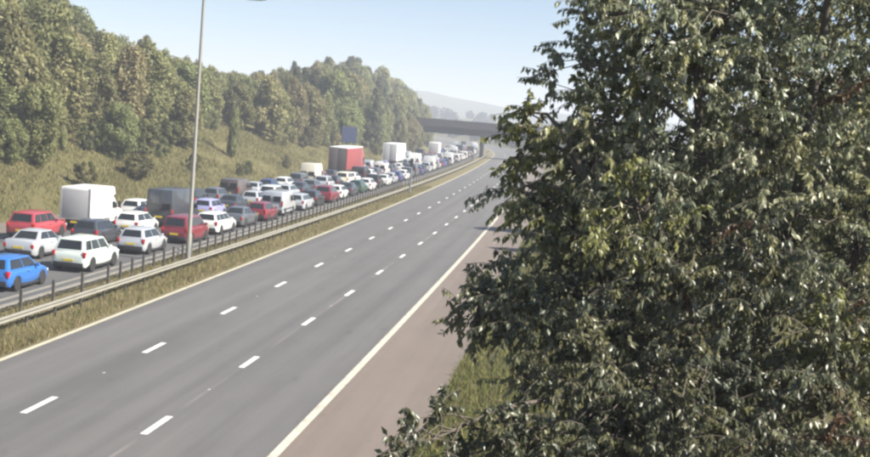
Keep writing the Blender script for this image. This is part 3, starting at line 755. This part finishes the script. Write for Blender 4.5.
    parts.append(pm_('windscreen', quad_panel(ws, 0.05, 0.95, 0.08, 0.92, (0, 1, 0.5)), glass))
    parts.append(pm_('rear_window', quad_panel(rw, 0.1, 0.9, 0.18 if not p['deck'] else 0.1, 0.88, (0, -1, 0.3)), glass))
    for sg_ in (1, -1):
        sd_ = ((sg_ * (wb - wr), yrb, zr), (sg_ * wb, yfb, zb), (sg_ * wt, yft, zm), (sg_ * (wt - wr), yrt, zm))
        cuts = ((0.05, 0.285), (0.31, 0.60), (0.625, 0.93)) if kind in ('estate car', 'SUV', 'people carrier') else ((0.09, 0.51), (0.54, 0.93))
        if lod: cuts = ((0.07, 0.92),)
        for a, b in cuts: parts.append(pm_('side_window', quad_panel(sd_, a, b, 0.14, 0.88, (sg_, 0, 0.3)), glass))
    tz = belt - (0.16 if p['deck'] else 0.12)
    for sg_ in (1, -1):
        parts.append(pm_('tail_light', MB().box(sg_ * (hw - 0.16) - 0.07, sg_ * (hw - 0.16) + 0.085, -h + 0.01, -h + 0.22, tz - 0.17, tz + (0.03 if p['deck'] else 0.10)), tailm, 40, 0.02))
        if lod == 0:
            parts.append(pm_('headlight', MB().box(sg_ * (hw - 0.24) - 0.17, sg_ * (hw - 0.24) + 0.13, h - 0.30, h - 0.06, hood - 0.2, hood - 0.06), headm, 40, 0.03))
            parts.append(pm_('door_mirror', MB().box(sg_ * (hw + 0.06) - 0.09, sg_ * (hw + 0.06) + 0.09, yfb - 0.52, yfb - 0.36, belt + 0.0, belt + 0.14), 'paint', 40, 0.03))
            parts.append(pm_('door_handle', MB().box(sg_ * (hw - 0.012) - 0.014, sg_ * (hw - 0.012) + 0.014, -0.35, -0.16, belt - 0.17, belt - 0.14), plastic))
            parts.append(pm_('sill', MB().box(sg_ * (hw - 0.045) - 0.04, sg_ * (hw - 0.045) + 0.05, yw[0] + r + 0.06, yw[1] - r - 0.06, zb0 - 0.02, zb0 + 0.09), plastic, 40, 0.015))
    if lod < 2: parts.append(pm_('number_plate', MB().box(-0.26, 0.26, -h - 0.012, -h + 0.05, 0.56, 0.67), platey))
    if lod == 0:
        parts.append(pm_('rear_bumper', MB().box(-hw + 0.17, hw - 0.17, -h - 0.02, -h + 0.16, 0.27, 0.5), plastic, 40, 0.04))
        parts.append(pm_('front_grille', MB().box(-0.42, 0.42, h - 0.06, h + 0.012, 0.36, 0.52), plastic, 40, 0.02))
    wheels(parts, p['key'], yw, hw, lod)
    TEMPL[(kind, lod)] = parts; return parts
def van_template(kind, lod):
    if (kind, lod) in TEMPL: return TEMPL[(kind, lod)]
    parts = []; tall = kind == 'tall van'; L, W, H = (5.7, 2.02, 2.62) if tall else (5.0, 1.92, 2.0)
    h, hw = L / 2, W / 2; zb = 0.3
    prof = [(-h, zb), (h - 0.05, zb), (h, 0.55), (h - 0.03, 0.95), (h - 0.75, 1.22), (h - 1.42, H - 0.12), (h - 1.75, H), (-h + 0.06, H)]
    v = []
    for sx, k in ((1, 0), (-1, 1)):
        for (y, z) in prof:
            t = 0 if z < 1.1 else (z - 1.1) / (H - 1.1) * 0.13
            v.append((sx * (hw - t), y, z))
    n = len(prof); f = [tuple(range(n)), tuple(reversed(range(n, 2 * n)))] + [(i, n + i, n + (i + 1) % n, (i + 1) % n) for i in range(n)]
    parts.append(pm_('body', MB().add(v, f), 'paint', 40, 0.06))
    def sx_(z): return hw - (0 if z < 1.1 else (z - 1.1) / (H - 1.1) * 0.13)
    zt = min(H - 0.35, 1.75); wy = h - 0.75; wt = h - 1.42
    parts.append(pm_('windscreen', quad_panel(((-sx_(1.22), wy, 1.22), (sx_(1.22), wy, 1.22), (sx_(H - .12), wt, H - 0.12), (-sx_(H - .12), wt, H - 0.12)), 0.08, 0.92, 0.08, 0.9 if not tall else 0.62, (0, 1, 0.5)), glass))
    for sg_ in (1, -1):
        fr = ((sg_ * sx_(1.12), h - 2.05, 1.12), (sg_ * sx_(1.12), h - 0.85, 1.15), (sg_ * sx_(zt), h - 1.33, zt), (sg_ * sx_(zt), h - 2.05, zt))
        parts.append(pm_('side_window', quad_panel(fr, 0.06, 0.94, 0.08, 0.95, (sg_, 0, 0)), glass))
        a = -hw + 0.14 if sg_ < 0 else 0.06; b = -0.06 if sg_ < 0 else hw - 0.14
        parts.append(pm_('rear_window', MB().box(a + 0.06, b - 0.06, -h - 0.012, -h + 0.02, 1.2, 1.66), glass))
        parts.append(pm_('tail_light', MB().box(sg_ * (hw - 0.07) - 0.06, sg_ * (hw - 0.07) + 0.06, -h - 0.02, -h + 0.08, 0.85, 1.3), tailm, 40, 0.015))
        if lod == 0:
            parts.append(pm_('door_mirror', MB().box(sg_ * (hw + 0.12) - 0.1, sg_ * (hw + 0.12) + 0.1, h - 1.2, h - 1.06, 1.15, 1.45), plastic, 40, 0.03))
            parts.append(pm_('headlight', MB().box(sg_ * (hw - 0.22) - 0.14, sg_ * (hw - 0.22) + 0.14, h - 0.2, h + 0.0, 0.7, 0.92), headm, 40, 0.03))
            parts.append(pm_('side_moulding', MB().box(sg_ * (hw - 0.01) - 0.02, sg_ * (hw - 0.01) + 0.02, -h + 0.3, h - 0.7, 0.52, 0.62), plastic))
    parts.append(pm_('rear_bumper', MB().box(-hw + 0.03, hw - 0.03, -h - 0.1, -h + 0.1, 0.34, 0.56), plastic, 40, 0.03))
    if lod < 2: parts.append(pm_('number_plate', MB().box(-0.26, 0.26, -h - 0.02, -h + 0.02, 0.68, 0.79), platey))
    if lod == 0: parts.append(pm_('door_seam', MB().box(-0.008, 0.008, -h - 0.006, -h + 0.02, 0.6, H - 0.12), plastic))
    wheels(parts, 'van', (-h + 1.05, h - 0.95), hw, lod)
    TEMPL[(kind, lod)] = parts; return parts
def box_template(kind, lod):
    """box van: separate cargo box behind a van cab (also the small rigid lorry)"""
    if (kind, lod) in TEMPL: return TEMPL[(kind, lod)]
    parts = []; rigid = kind == 'box lorry'; L, W, H = (9.0, 2.5, 3.7) if rigid else (5.9, 2.0, 2.78)
    h, hw = L / 2, W / 2; bz = 1.0 if rigid else 0.72; cab = 2.1 if rigid else 2.2; yb = h - cab
    parts.append(pm_('cargo_box', MB().box(-hw, hw, -h, yb - 0.05, bz, H), boxwhite, 40, 0.03))
    if not rigid: parts.append(pm_('luton_peak', MB().add([(-hw + .02, yb - 0.06, 2.1), (hw - .02, yb - 0.06, 2.1), (hw - .02, yb + 0.55, 2.25), (-hw + .02, yb + 0.55, 2.25), (-hw + .02, yb - 0.06, H - 0.02), (hw - .02, yb - 0.06, H - 0.02), (hw - .05, yb + 0.35, H - 0.06), (-hw + .05, yb + 0.35, H - 0.06)],
                   [(0, 3, 2, 1), (0, 1, 5, 4), (1, 2, 6, 5), (2, 3, 7, 6), (3, 0, 4, 7), (4, 5, 6, 7)]), boxwhite, 40, 0.03))
    parts.append(pm_('rear_door', MB().box(-hw + 0.1, hw - 0.1, -h - 0.03, -h + 0.02, bz + 0.08, H - 0.12), boxgrey, 40, 0.01))
    for sg_ in (1, -1):
        parts.append(pm_('corner_post', MB().box(sg_ * (hw - 0.045) - 0.05, sg_ * (hw - 0.045) + 0.05, -h - 0.04, -h + 0.06, bz, H + 0.004), simple('frame_alu', (0.5, 0.5, 0.5), 0.4, 0.5), 40, 0.01))
        parts.append(pm_('tail_light', MB().box(sg_ * (hw - 0.2) - 0.14, sg_ * (hw - 0.2) + 0.14, -h - 0.07, -h + 0.02, bz - 0.2, bz - 0.06), tailm, 40, 0.01))
    parts.append(pm_('chassis', MB().box(-hw + 0.35, hw - 0.35, -h + 0.05, h - 1.0, 0.42, bz - 0.01), chassis))
    ch = 2.9 if rigid else 2.1; nose = 0.15 if rigid else 0.8
    prof = [(yb, 0.4), (h - 0.04, 0.4), (h, 0.7), (h - 0.05, 1.05), (h - nose, 1.3), (h - nose - (0.1 if rigid else 0.62), ch - 0.1), (h - nose - (0.2 if rigid else 0.85), ch), (yb, ch)]
    n = len(prof); cw = hw - (0.05 if rigid else 0.1); v = [(cw - (0.1 if z > 1.5 else 0), y, z) for y, z in prof] + [(-cw + (0.1 if z > 1.5 else 0), y, z) for y, z in prof]
    parts.append(pm_('cab', MB().add(v, [tuple(range(n)), tuple(reversed(range(n, 2 * n)))] + [(i, n + i, n + (i + 1) % n, (i + 1) % n) for i in range(n)]), 'paint', 40, 0.05))
    for sg_ in (1, -1):
        y1 = h - nose - 0.1
        parts.append(pm_('side_window', quad_panel(((sg_ * cw, yb + 0.35, 1.28), (sg_ * cw, y1, 1.3), (sg_ * (cw - .08), y1 - (0.1 if rigid else 0.5), ch - 0.35), (sg_ * (cw - .08), yb + 0.35, ch - 0.35)), 0.05, 0.95, 0.05, 0.95, (sg_, 0, 0), 0.03), glass))
        if lod == 0: parts.append(pm_('door_mirror', MB().box(sg_ * (hw + 0.1) - 0.1, sg_ * (hw + 0.1) + 0.1, y1 - 0.35, y1 - 0.22, 1.3, 1.75), plastic, 40, 0.03))
    parts.append(pm_('windscreen', quad_panel(((-cw, h - nose, 1.3), (cw, h - nose, 1.3), (cw - .1, prof[5][0], ch - 0.1), (-cw + .1, prof[5][0], ch - 0.1)), 0.08, 0.92, 0.08, 0.92, (0, 1, 0.4)), glass))
    if lod < 2: parts.append(pm_('number_plate', MB().box(-0.26, 0.26, -h - 0.05, -h - 0.0, bz - 0.22, bz - 0.1), platey))
    parts.append(pm_('rear_bumper', MB().box(-hw + 0.1, hw - 0.1, -h - 0.02, -h + 0.08, 0.4, 0.5), plastic, 40, 0.02))
    wheels(parts, 'truck' if rigid else 'van', (-h + 1.5, h - 1.15), hw - 0.03, lod)
    TEMPL[(kind, lod)] = parts; return parts
def artic_template(kind, lod, side):
    if (kind, lod) in TEMPL: return TEMPL[(kind, lod)]
    parts = []; L = 16.0; h = 8.0; hw = 1.27; H = 4.35; yt = h - 2.9
    parts.append(pm_('trailer_bed', MB().box(-hw, hw, -h, yt, 1.1, 1.3), chassis, 40, 0.01))
    for sg_ in (1, -1): parts.append(pm_('curtain_side', MB().box(sg_ * (hw - 0.03) - 0.025, sg_ * (hw - 0.03) + 0.025, -h + 0.12, yt - 0.12, 1.303, H - 0.16), side, 40, 0.01))
    parts.append(pm_('trailer_roof', MB().box(-hw, hw, -h, yt, H - 0.15, H), boxwhite, 40, 0.03))
    parts.append(pm_('front_bulkhead', MB().box(-hw, hw, yt - 0.1, yt, 1.303, H - 0.153), boxgrey, 40, 0.01))
    dk = simple('rear_door_dark', (0.1, 0.085, 0.085), 0.5) if side is curtain_red else boxgrey
    for sg_ in (1, -1):
        a, b = (0.012, hw - 0.06) if sg_ > 0 else (-hw + 0.06, -0.012)
        parts.append(pm_('rear_door', MB().box(a, b, -h - 0.02, -h + 0.04, 1.32, H - 0.17), dk, 40, 0.01))
        parts.append(pm_('tail_light', MB().box(sg_ * 0.95 - 0.2, sg_ * 0.95 + 0.2, -h - 0.05, -h + 0.03, 0.92, 1.07), tailm, 40, 0.01))
        parts.append(pm_('corner_post', MB().box(sg_ * (hw - 0.03) - 0.03, sg_ * (hw - 0.03) + 0.032, -h - 0.03, -h + 0.1, 1.303, H - 0.153), boxwhite if side is not curtain_red else side))
    parts.append(pm_('chassis', MB().box(-0.5, 0.5, -h + 0.3, h - 0.6, 0.75, 1.097), chassis))
    prof = [(h - 2.3, 0.55), (h - 0.03, 0.55), (h, 1.0), (h - 0.04, 1.9), (h - 0.22, 3.0), (h - 0.6, 3.55), (h - 2.25, 3.75), (h - 2.3, 3.6)]
    n = len(prof); v = [(1.22 - (0.08 if z > 2.4 else 0), y, z) for y, z in prof] + [(-1.22 + (0.08 if z > 2.4 else 0), y, z) for y, z in prof]
    parts.append(pm_('cab', MB().add(v, [tuple(range(n)), tuple(reversed(range(n, 2 * n)))] + [(i, n + i, n + (i + 1) % n, (i + 1) % n) for i in range(n)]), 'paint', 40, 0.06))
    for sg_ in (1, -1): parts.append(pm_('side_window', MB().box(sg_ * 1.2 - 0.03, sg_ * 1.2 + 0.03, h - 1.5, h - 0.4, 1.95, 2.7), glass))
    parts.append(pm_('windscreen', quad_panel(((-1.2, h - 0.04, 1.9), (1.2, h - 0.04, 1.9), (1.14, h - 0.22, 3.0), (-1.14, h - 0.22, 3.0)), 0.05, 0.95, 0.05, 0.85, (0, 1, 0)), glass))
    parts.append(pm_('rear_bumper', MB().box(-1.1, 1.1, -h - 0.0, -h + 0.1, 0.5, 0.64), simple('bumper_stripe', (0.5, 0.3, 0.08), 0.5), 40, 0.01))
    wheels(parts, 'truck', (-h + 1.6, -h + 2.9, -h + 4.2, h - 3.6, h - 1.4), hw - 0.02, lod)
    TEMPL[(kind, lod)] = parts; return parts
def template(kind, lod):
    if kind in CARS: return car_template(kind, lod)
    if kind in ('panel van', 'tall van'): return van_template(kind, lod)
    if kind in ('box van', 'box lorry'): return box_template(kind, lod)
    return artic_template(kind, lod, curtain_red if kind == 'red lorry' else boxwhite)
LEN = {**{k: v['L'] for k, v in CARS.items()}, 'panel van': 5.0, 'tall van': 5.7, 'box van': 5.9, 'box lorry': 9.0, 'red lorry': 16.0, 'white lorry': 16.0}
NAME = {'estate car': 'estate_car', 'people carrier': 'people_carrier', 'SUV': 'sport_utility_car', 'panel van': 'panel_van', 'tall van': 'panel_van', 'box van': 'box_van', 'box lorry': 'box_lorry', 'red lorry': 'articulated_lorry', 'white lorry': 'articulated_lorry'}
def vehicle(kind, colour, X, s, label, group, rz=0.0):
    lod = 0 if s < 112 else (1 if s < 205 else 2)
    o = empty(NAME.get(kind, kind), road(X, s, 0.004), heading(s) + rz)
    cat = 'car' if kind in CARS else ('van' if 'van' in kind else 'lorry')
    tag(o, label, cat, group); pnt = PAINTS[colour]
    for (nm, me, mt, ex) in template(kind, lod):
        if ex is None: link(nm, me, o, pnt if mt == 'paint' else None)
        else:
            loc, rot, subs = ex
            if me == 'EMPTY':
                w = link('wheel', subs[0][1], o, None, loc, (0, 0, rot))     # tyre is the wheel's own mesh
                for (sn, sm_) in subs[1:]: link(sn, sm_, w)
            else: link(nm, me, o, None, loc, (0, 0, rot))
    return o
ORD = ['first', 'second', 'third', 'fourth', 'fifth', 'sixth', 'seventh', 'eighth', 'ninth', 'tenth', 'eleventh', 'twelfth', 'thirteenth', 'fourteenth', 'fifteenth', 'sixteenth', 'seventeenth', 'eighteenth', 'nineteenth', 'twentieth', 'twenty-first', 'twenty-second', 'twenty-third', 'twenty-fourth', 'twenty-fifth', 'twenty-sixth', 'twenty-seventh']
GRP = 'vehicles queueing on the far carriageway'
HB, SA, ES, SU, PC, PV, TV = 'hatchback', 'saloon', 'estate car', 'SUV', 'people carrier', 'panel van', 'tall van'
# (kind, colour, centre s, label or None) along each lane, from the camera outwards
FAST = [(HB, 'blue', 49.9, 'bright blue hatchback at the left edge beside the barrier'), (SU, 'pale green', 57.6, 'pale SUV with dark rear window just ahead of the blue car'),
        (HB, 'silver', 65.9, 'silver car two ahead of the blue car, in the lane by the barrier'), (PC, 'maroon', 72.9, 'maroon car partly behind the lamp column'), (ES, 'white', 79.6, 'white estate just right of the lamp column beside the barrier'),
        (SA, 'grey', 87.0, None), (HB, 'maroon', 94.0, None), (PV, 'silver', 101.6, None), (ES, 'silver', 109.4, None), (HB, 'black', 116.6, None), (SU, 'maroon', 123.6, None), (HB, 'white', 131.0, None), (SA, 'dark grey', 138.2, None), (HB, 'dark green', 145.5, None), (ES, 'white', 152.6, None), (SU, 'black', 160.0, None), (SA, 'white', 167.6, None), (HB, 'silver', 174.6, None), (HB, 'dark blue', 181.2, None), (ES, 'white', 188.6, None), (SU, 'grey', 196.0, None)]
MID = [(SA, 'silver', 60.4, 'light silver saloon in the middle lane beyond the blue car'), (HB, 'dark grey', 68.0, 'dark grey car in the middle lane beside the white box van'), (HB, 'white', 74.6, 'white car in the middle lane between the silver car and dark van'),
       (TV, 'dark grey', 82.0, 'tall dark grey van in the middle lane left of the lamp column'), (HB, 'lilac', 90.2, 'pale lilac blue car just right of the lamp column'), (SA, 'dark grey', 97.2, None), (HB, 'silver', 104.0, None), (SU, 'white', 110.8, None), (ES, 'silver', 118.0, None), (SA, 'dark grey', 125.2, None), (HB, 'grey', 132.0, None), (SU, 'silver', 139.4, None), (HB, 'black', 146.4, None), (PC, 'cream', 153.6, None), (HB, 'white', 160.6, None), (PV, 'black', 168.6, None), (ES, 'white', 176.4, None), (HB, 'grey', 183.4, None), (PV, 'white', 191.0, None), (SA, 'dark grey', 198.6, None)]
SLOW = [(SU, 'red', 67.5, 'red SUV with dark rear at the foot of the grass bank'), ('box van', 'white', 75.6, 'white box van in the lane beside the grass bank'), (HB, 'white', 84.2, 'white car directly ahead of the white box van'),
        (SA, 'grey', 91.0, None), (SU, 'black', 98.6, None), (HB, 'grey', 105.6, None), (PV, 'brown', 112.6, None), (SA, 'silver', 120.0, None), (HB, 'dark blue', 126.8, None), (ES, 'white', 134.0, None), (PC, 'grey', 141.2, None), (TV, 'cream', 152.0, None), ('red lorry', 'red', 168.6, 'red curtain sided lorry with white roof below the blue sign'), (SA, 'white', 181.4, None), (PV, 'silver', 188.6, None), (HB, 'dark grey', 195.6, None), (HB, 'white', 202.4, None), ('white lorry', 'white', 219.0, 'large white articulated lorry standing above the queue, nearest the bank')]
LANES = ((FAST, -17.35, 'lane by the barrier', 'blue car'), (MID, -21.15, 'middle lane', 'light silver saloon'), (SLOW, -24.5, 'lane by the bank', 'red SUV'))
pal = ['white'] * 5 + ['silver'] * 5 + ['grey'] * 3 + ['dark grey'] * 4 + ['black'] * 4 + ['blue', 'dark blue', 'red', 'maroon', 'lilac']
rv = random.Random(21)
for (lst, X0, lane, ref) in LANES:
    cur = 0; n = 0
    def put(kd, co, c, lab):
        global cur, n
        if lab is None: lab = '%s %s, %s ahead of the %s in the %s' % (co, kd, ORD[n - 1], ref, lane)
        vehicle(kd, co, X0 + rv.uniform(-0.18, 0.18), c, lab, GRP, rv.uniform(-0.012, 0.012)); cur = c + LEN[kd] / 2; n += 1
    for (kd, co, s, lab) in lst:
        if lab is not None:                       # vehicles with a surveyed place; fill any hole before them
            while n and s - LEN[kd] / 2 - cur > 6.6: put(HB, rv.choice(pal), cur + rv.uniform(1.5, 2.2) + 2.0, None)
            put(kd, co, s, lab)
        else: put(kd, co, cur + rv.uniform(1.5, 2.4) + LEN[kd] / 2, None)
    s = cur + 1.8
    while s < 450:
        kd = rv.choice([HB, HB, HB, SA, ES, SU, SU, PV, PC, TV]); co = rv.choice(pal)
        if kd in (PV, TV) and co in ('blue', 'red', 'maroon', 'lilac', 'dark blue'): co = 'white'
        if lst is SLOW and abs(s - 298) < 4: kd, co = 'box lorry', 'white'
        L = LEN[kd]; c = s + L / 2
        lab = '%s %s tiny in the far queue near the bridge' % (co, kd)
        if kd == 'box lorry': lab = 'small white box lorry far off before the bridge'
        vehicle(kd, co, X0 + rv.uniform(-0.2, 0.2), c, lab, 'tiny far vehicles near the bridge'); s = c + L / 2 + rv.uniform(1.3, 3.0)

# ------------------------------------------------------------------ the big near tree
TB = Vector(road(9.1, 12.6, ground_z(9.1, 12.6)))
nt_ = empty('near_tree', TB); tag(nt_, 'large leafy tree filling the right half of the picture', 'tree')
# boughs: where the photograph shows foliage masses (pixel) at the crown's own depth, radius in metres
BOUGH = [(700, 60, 12.2, 1.35, 64), (820, 90, 11.6, 1.45, 50), (640, 150, 11.8, 1.15, 44), (770, 210, 11.4, 1.5, 60), (680, 270, 11.0, 1.25, 52), (590, 285, 11.2, 0.95, 40), (860, 260, 11.2, 1.4, 54),
         (580, 255, 11.4, 0.5, 20), (512, 300, 11.0, 0.42, 22), (572, 345, 10.6, 0.62, 28), (650, 380, 10.4, 1.0, 44), (760, 380, 10.4, 1.25, 52), (860, 400, 10.6, 1.25, 46), (598, 435, 10.0, 0.6, 26),
         (505, 462, 9.6, 0.32, 12), (432, 440, 9.4, 0.26, 9), (680, 450, 9.8, 0.8, 34), (800, 470, 10.0, 0.9, 34), (572, 175, 11.8, 0.45, 20), (590, 120, 12.0, 0.45, 17), (642, 55, 12.2, 0.58, 26), (598, 18, 12.2, 0.26, 6), (528, 112, 11.6, 0.2, 4),
         (640, -30, 12.4, 0.7, 24), (720, -50, 12.4, 1.2, 30), (840, -60, 12.0, 1.3, 34), (940, 60, 12.2, 1.4, 30), (960, 220, 12.0, 1.5, 30), (960, 400, 11.4, 1.4, 26), (880, 170, 13.6, 1.6, 30), (740, 140, 13.8, 1.7, 34), (720, 320, 13.4, 1.6, 34), (830, -200, 12.6, 1.5, 22), (700, 560, 10.8, 1.2, 22), (860, 580, 11.0, 1.3, 22), (515, 190, 11.4, 0.14, 4), (550, 205, 11.4, 0.3, 12), (532, 150, 11.6, 0.24, 8), (645, 215, 10.5, 0.5, 26), (845, 330, 10.2, 0.4, 18), (885, 15, 11.6, 1.2, 40), (930, 130, 11.4, 1.1, 36), (800, 30, 12.6, 1.2, 34), (522, 445, 9.7, 0.26, 8), (472, 455, 9.5, 0.24, 7), (740, 20, 11.4, 0.9, 26), (572, 68, 12.0, 0.2, 5), (472, 322, 10.8, 0.18, 6)]
rt_ = np.random.default_rng(3)
wood = MB(); twig = MB()
def P3(p): return Vector((float(p[0]), float(p[1]), float(p[2])))
fork = TB + Vector((-0.25, -0.3, 3.6))
stems = []
trunk = [TB + Vector((0, 0, -0.5)), TB + Vector((0.02, 0, 0.6)), TB + Vector((-0.1, -0.12, 2.0)), fork]
wood.tube(trunk, [0.26, 0.2, 0.17, 0.15], 10)
for k, (dx, dy, ht) in enumerate(((-0.9, -0.3, 7.2), (0.5, -0.6, 8.0), (1.5, -0.4, 6.8), (-0.1, 0.8, 8.8), (-1.6, -1.0, 4.6))):
    pts = [fork]; 
    for t in (0.25, 0.5, 0.75, 1.0):
        pts.append(fork + Vector((dx * t ** 0.8 + rt_.normal() * 0.07, dy * t ** 0.8 + rt_.normal() * 0.07, (ht - 0.6) * t)))
    wood.tube(pts, [0.1, 0.08, 0.055, 0.035, 0.012], 8); stems.append(pts)
spts = [(a * (1 - t) + b * t) for st_ in stems for a, b in zip(st_[:-1], st_[1:]) for t in (0, 0.33, 0.66)]
LP = []; LD = []; LS = []; LT = []
for (u, v, d, R, ncl) in BOUGH:
    c = P3(ray_at(u, v, d))
    sp_ = min(spts, key=lambda q: (q - c).length + max(0, q.z - c.z + 0.2) * 2.0)
    midp = (sp_ + c) / 2 + Vector((0, 0, 0.22))
    br_ = [sp_, (sp_ * 0.7 + midp * 0.3), midp, (midp + c) / 2 + Vector((0, 0, 0.08)), c]
    wood.tube(br_, [0.036, 0.03, 0.024, 0.017, 0.01], 6, False)
    hueb = rt_.normal() * 0.1
    for j in range(ncl):
        q = rt_.normal(size=3); q /= np.linalg.norm(q); q = q * R * rt_.random() ** 0.42 * np.array([1, 1, 1.05])
        e = c + P3(q)
        if j % 2 == 0 or R < 0.5: 
            tt = rt_.random(); a0 = br_[int(2 + tt * 1.99)]; a1 = br_[int(2 + tt * 1.99) + 1]; b0 = a0.lerp(a1, rt_.random()) if R > 0.5 else midp.lerp(c, 0.4 + 0.6 * rt_.random())
            wood.tube([b0, b0.lerp(e, 0.5) + P3(rt_.normal(size=3)) * 0.06 * R + Vector((0, 0, 0.08)), e], [0.009, 0.006, 0.004], 4, False)
        brown_draw = rt_.random()  # random draw that picks the few brown twigs
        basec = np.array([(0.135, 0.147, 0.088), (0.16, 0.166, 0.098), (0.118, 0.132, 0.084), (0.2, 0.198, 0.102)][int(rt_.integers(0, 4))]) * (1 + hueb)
        if (u, v) in ((572, 175), (590, 120), (528, 112), (532, 150), (550, 205), (645, 215), (845, 330), (642, 55)) and rt_.random() < 0.7: basec = np.array((0.25, 0.255, 0.095))  # sunlit patches painted in as paler yellow-green leaves on these boughs
        elif v < 230: basec = basec * 1.65  # sunlight on the upper crown painted into the leaf colour
        if brown_draw < 0.012: basec = np.array((0.13, 0.08, 0.045))
        for k in range(int(rt_.integers(3, 6))):
            dirn = q / (np.linalg.norm(q) + 1e-6) * 0.6 + rt_.normal(size=3) * 0.65; dirn[2] += 0.1; dirn /= np.linalg.norm(dirn)
            ln = rt_.uniform(0.28, 0.6) * (1.0 if R > 0.5 else 0.62)
            pp = [e + P3(dirn) * (ln * t) + Vector((0, 0, -0.30 * ln * t * t)) for t in (0, 0.33, 0.66, 1.0)]
            twig.tube(pp, [0.005, 0.004, 0.003, 0.002], 3, False)
            nl = int(16 + ln * 38)
            t = rt_.random(nl) * 3.0; i0 = np.minimum(t.astype(int), 2); fr = t - i0
            A = np.array([tuple(x) for x in pp]); base = A[i0] * (1 - fr[:, None]) + A[i0 + 1] * fr[:, None]
            dd = rt_.normal(size=(nl, 3)) * 0.42; dd[:, 2] -= 0.95; dd += dirn * 0.2
            dd /= np.linalg.norm(dd, axis=1, keepdims=True); sz = rt_.uniform(0.035, 0.095, nl)
            LP.append(base + dd * sz[:, None] * 0.55); LD.append(dd); LS.append(sz)
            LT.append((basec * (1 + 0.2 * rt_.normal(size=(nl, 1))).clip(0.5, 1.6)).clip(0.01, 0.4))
LP = np.concatenate(LP); LD = np.concatenate(LD); LS = np.concatenate(LS); LT = np.concatenate(LT)
inv = Matrix.Translation(-TB); off = np.array(tuple(TB))
tm = wood.mesh('trunk', 50); tm.transform(inv); tm.materials.append(barkm); link('trunk', tm, nt_)
tm = twig.mesh('twigs', 60); tm.transform(inv); tm.materials.append(barkm); tag(link('twigs', tm, nt_), None, None, None, 'stuff')
# the leaves that show largest are objects of their own, the mass of the crown is one part
dz = (LP - CAM) @ FW; uu = 435 + FPX * ((LP - CAM) @ RT) / dz; vv = 228.5 - FPX * ((LP - CAM) @ UP) / dz
score = LS / dz + 1000 * ((uu < 0) | (uu > 870) | (vv < 0) | (vv > 457)) * -1.0 + 0.004 * (uu < 545)
big = np.argsort(-score)[:260]; rest = np.ones(len(LP), bool); rest[big] = False
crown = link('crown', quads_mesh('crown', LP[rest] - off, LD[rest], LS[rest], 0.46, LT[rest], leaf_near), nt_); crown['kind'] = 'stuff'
leaf_meshes = []
for k in range(6):
    leaf_meshes.append(quads_mesh('leaf', np.zeros((1, 3)), np.array([[0.0, 0.0, -1.0]]), np.array([1.0]), 0.46, np.array([[(0.075, 0.088, 0.034), (0.1, 0.11, 0.042), (0.06, 0.075, 0.036), (0.13, 0.13, 0.05), (0.085, 0.1, 0.04), (0.11, 0.085, 0.045)][k]]), leaf_near))
for n_, i in enumerate(big):
    o = link('leaf', leaf_meshes[n_ % 6], nt_, None, tuple(LP[i] - off)); o.scale = (LS[i],) * 3
    o.rotation_mode = 'QUATERNION'; o.rotation_quaternion = P3(LD[i]).to_track_quat('-Z', 'Y') @ Matrix.Rotation(rt_.random() * 6.28, 3, 'Z').to_quaternion()

# ------------------------------------------------------------------ haze
hm = bpy.data.materials.new('haze'); hm.use_nodes = True; hn = hm.node_tree; hn.nodes.clear()
pv = hn.nodes.new('ShaderNodeVolumePrincipled'); pv.inputs['Color'].default_value = (0.85, 0.9, 1.0, 1); pv.inputs['Density'].default_value = 0.00072; pv.inputs['Anisotropy'].default_value = 0.0
ho = hn.nodes.new('ShaderNodeOutputMaterial'); hn.links.new(pv.outputs[0], ho.inputs['Volume'])
hme = MB().box(-4300, 4300, -1500, 4900, -3, 78).mesh('haze', None)
tag(link('haze', hme, None, hm), 'thin pale haze in the air', None, None, 'stuff')
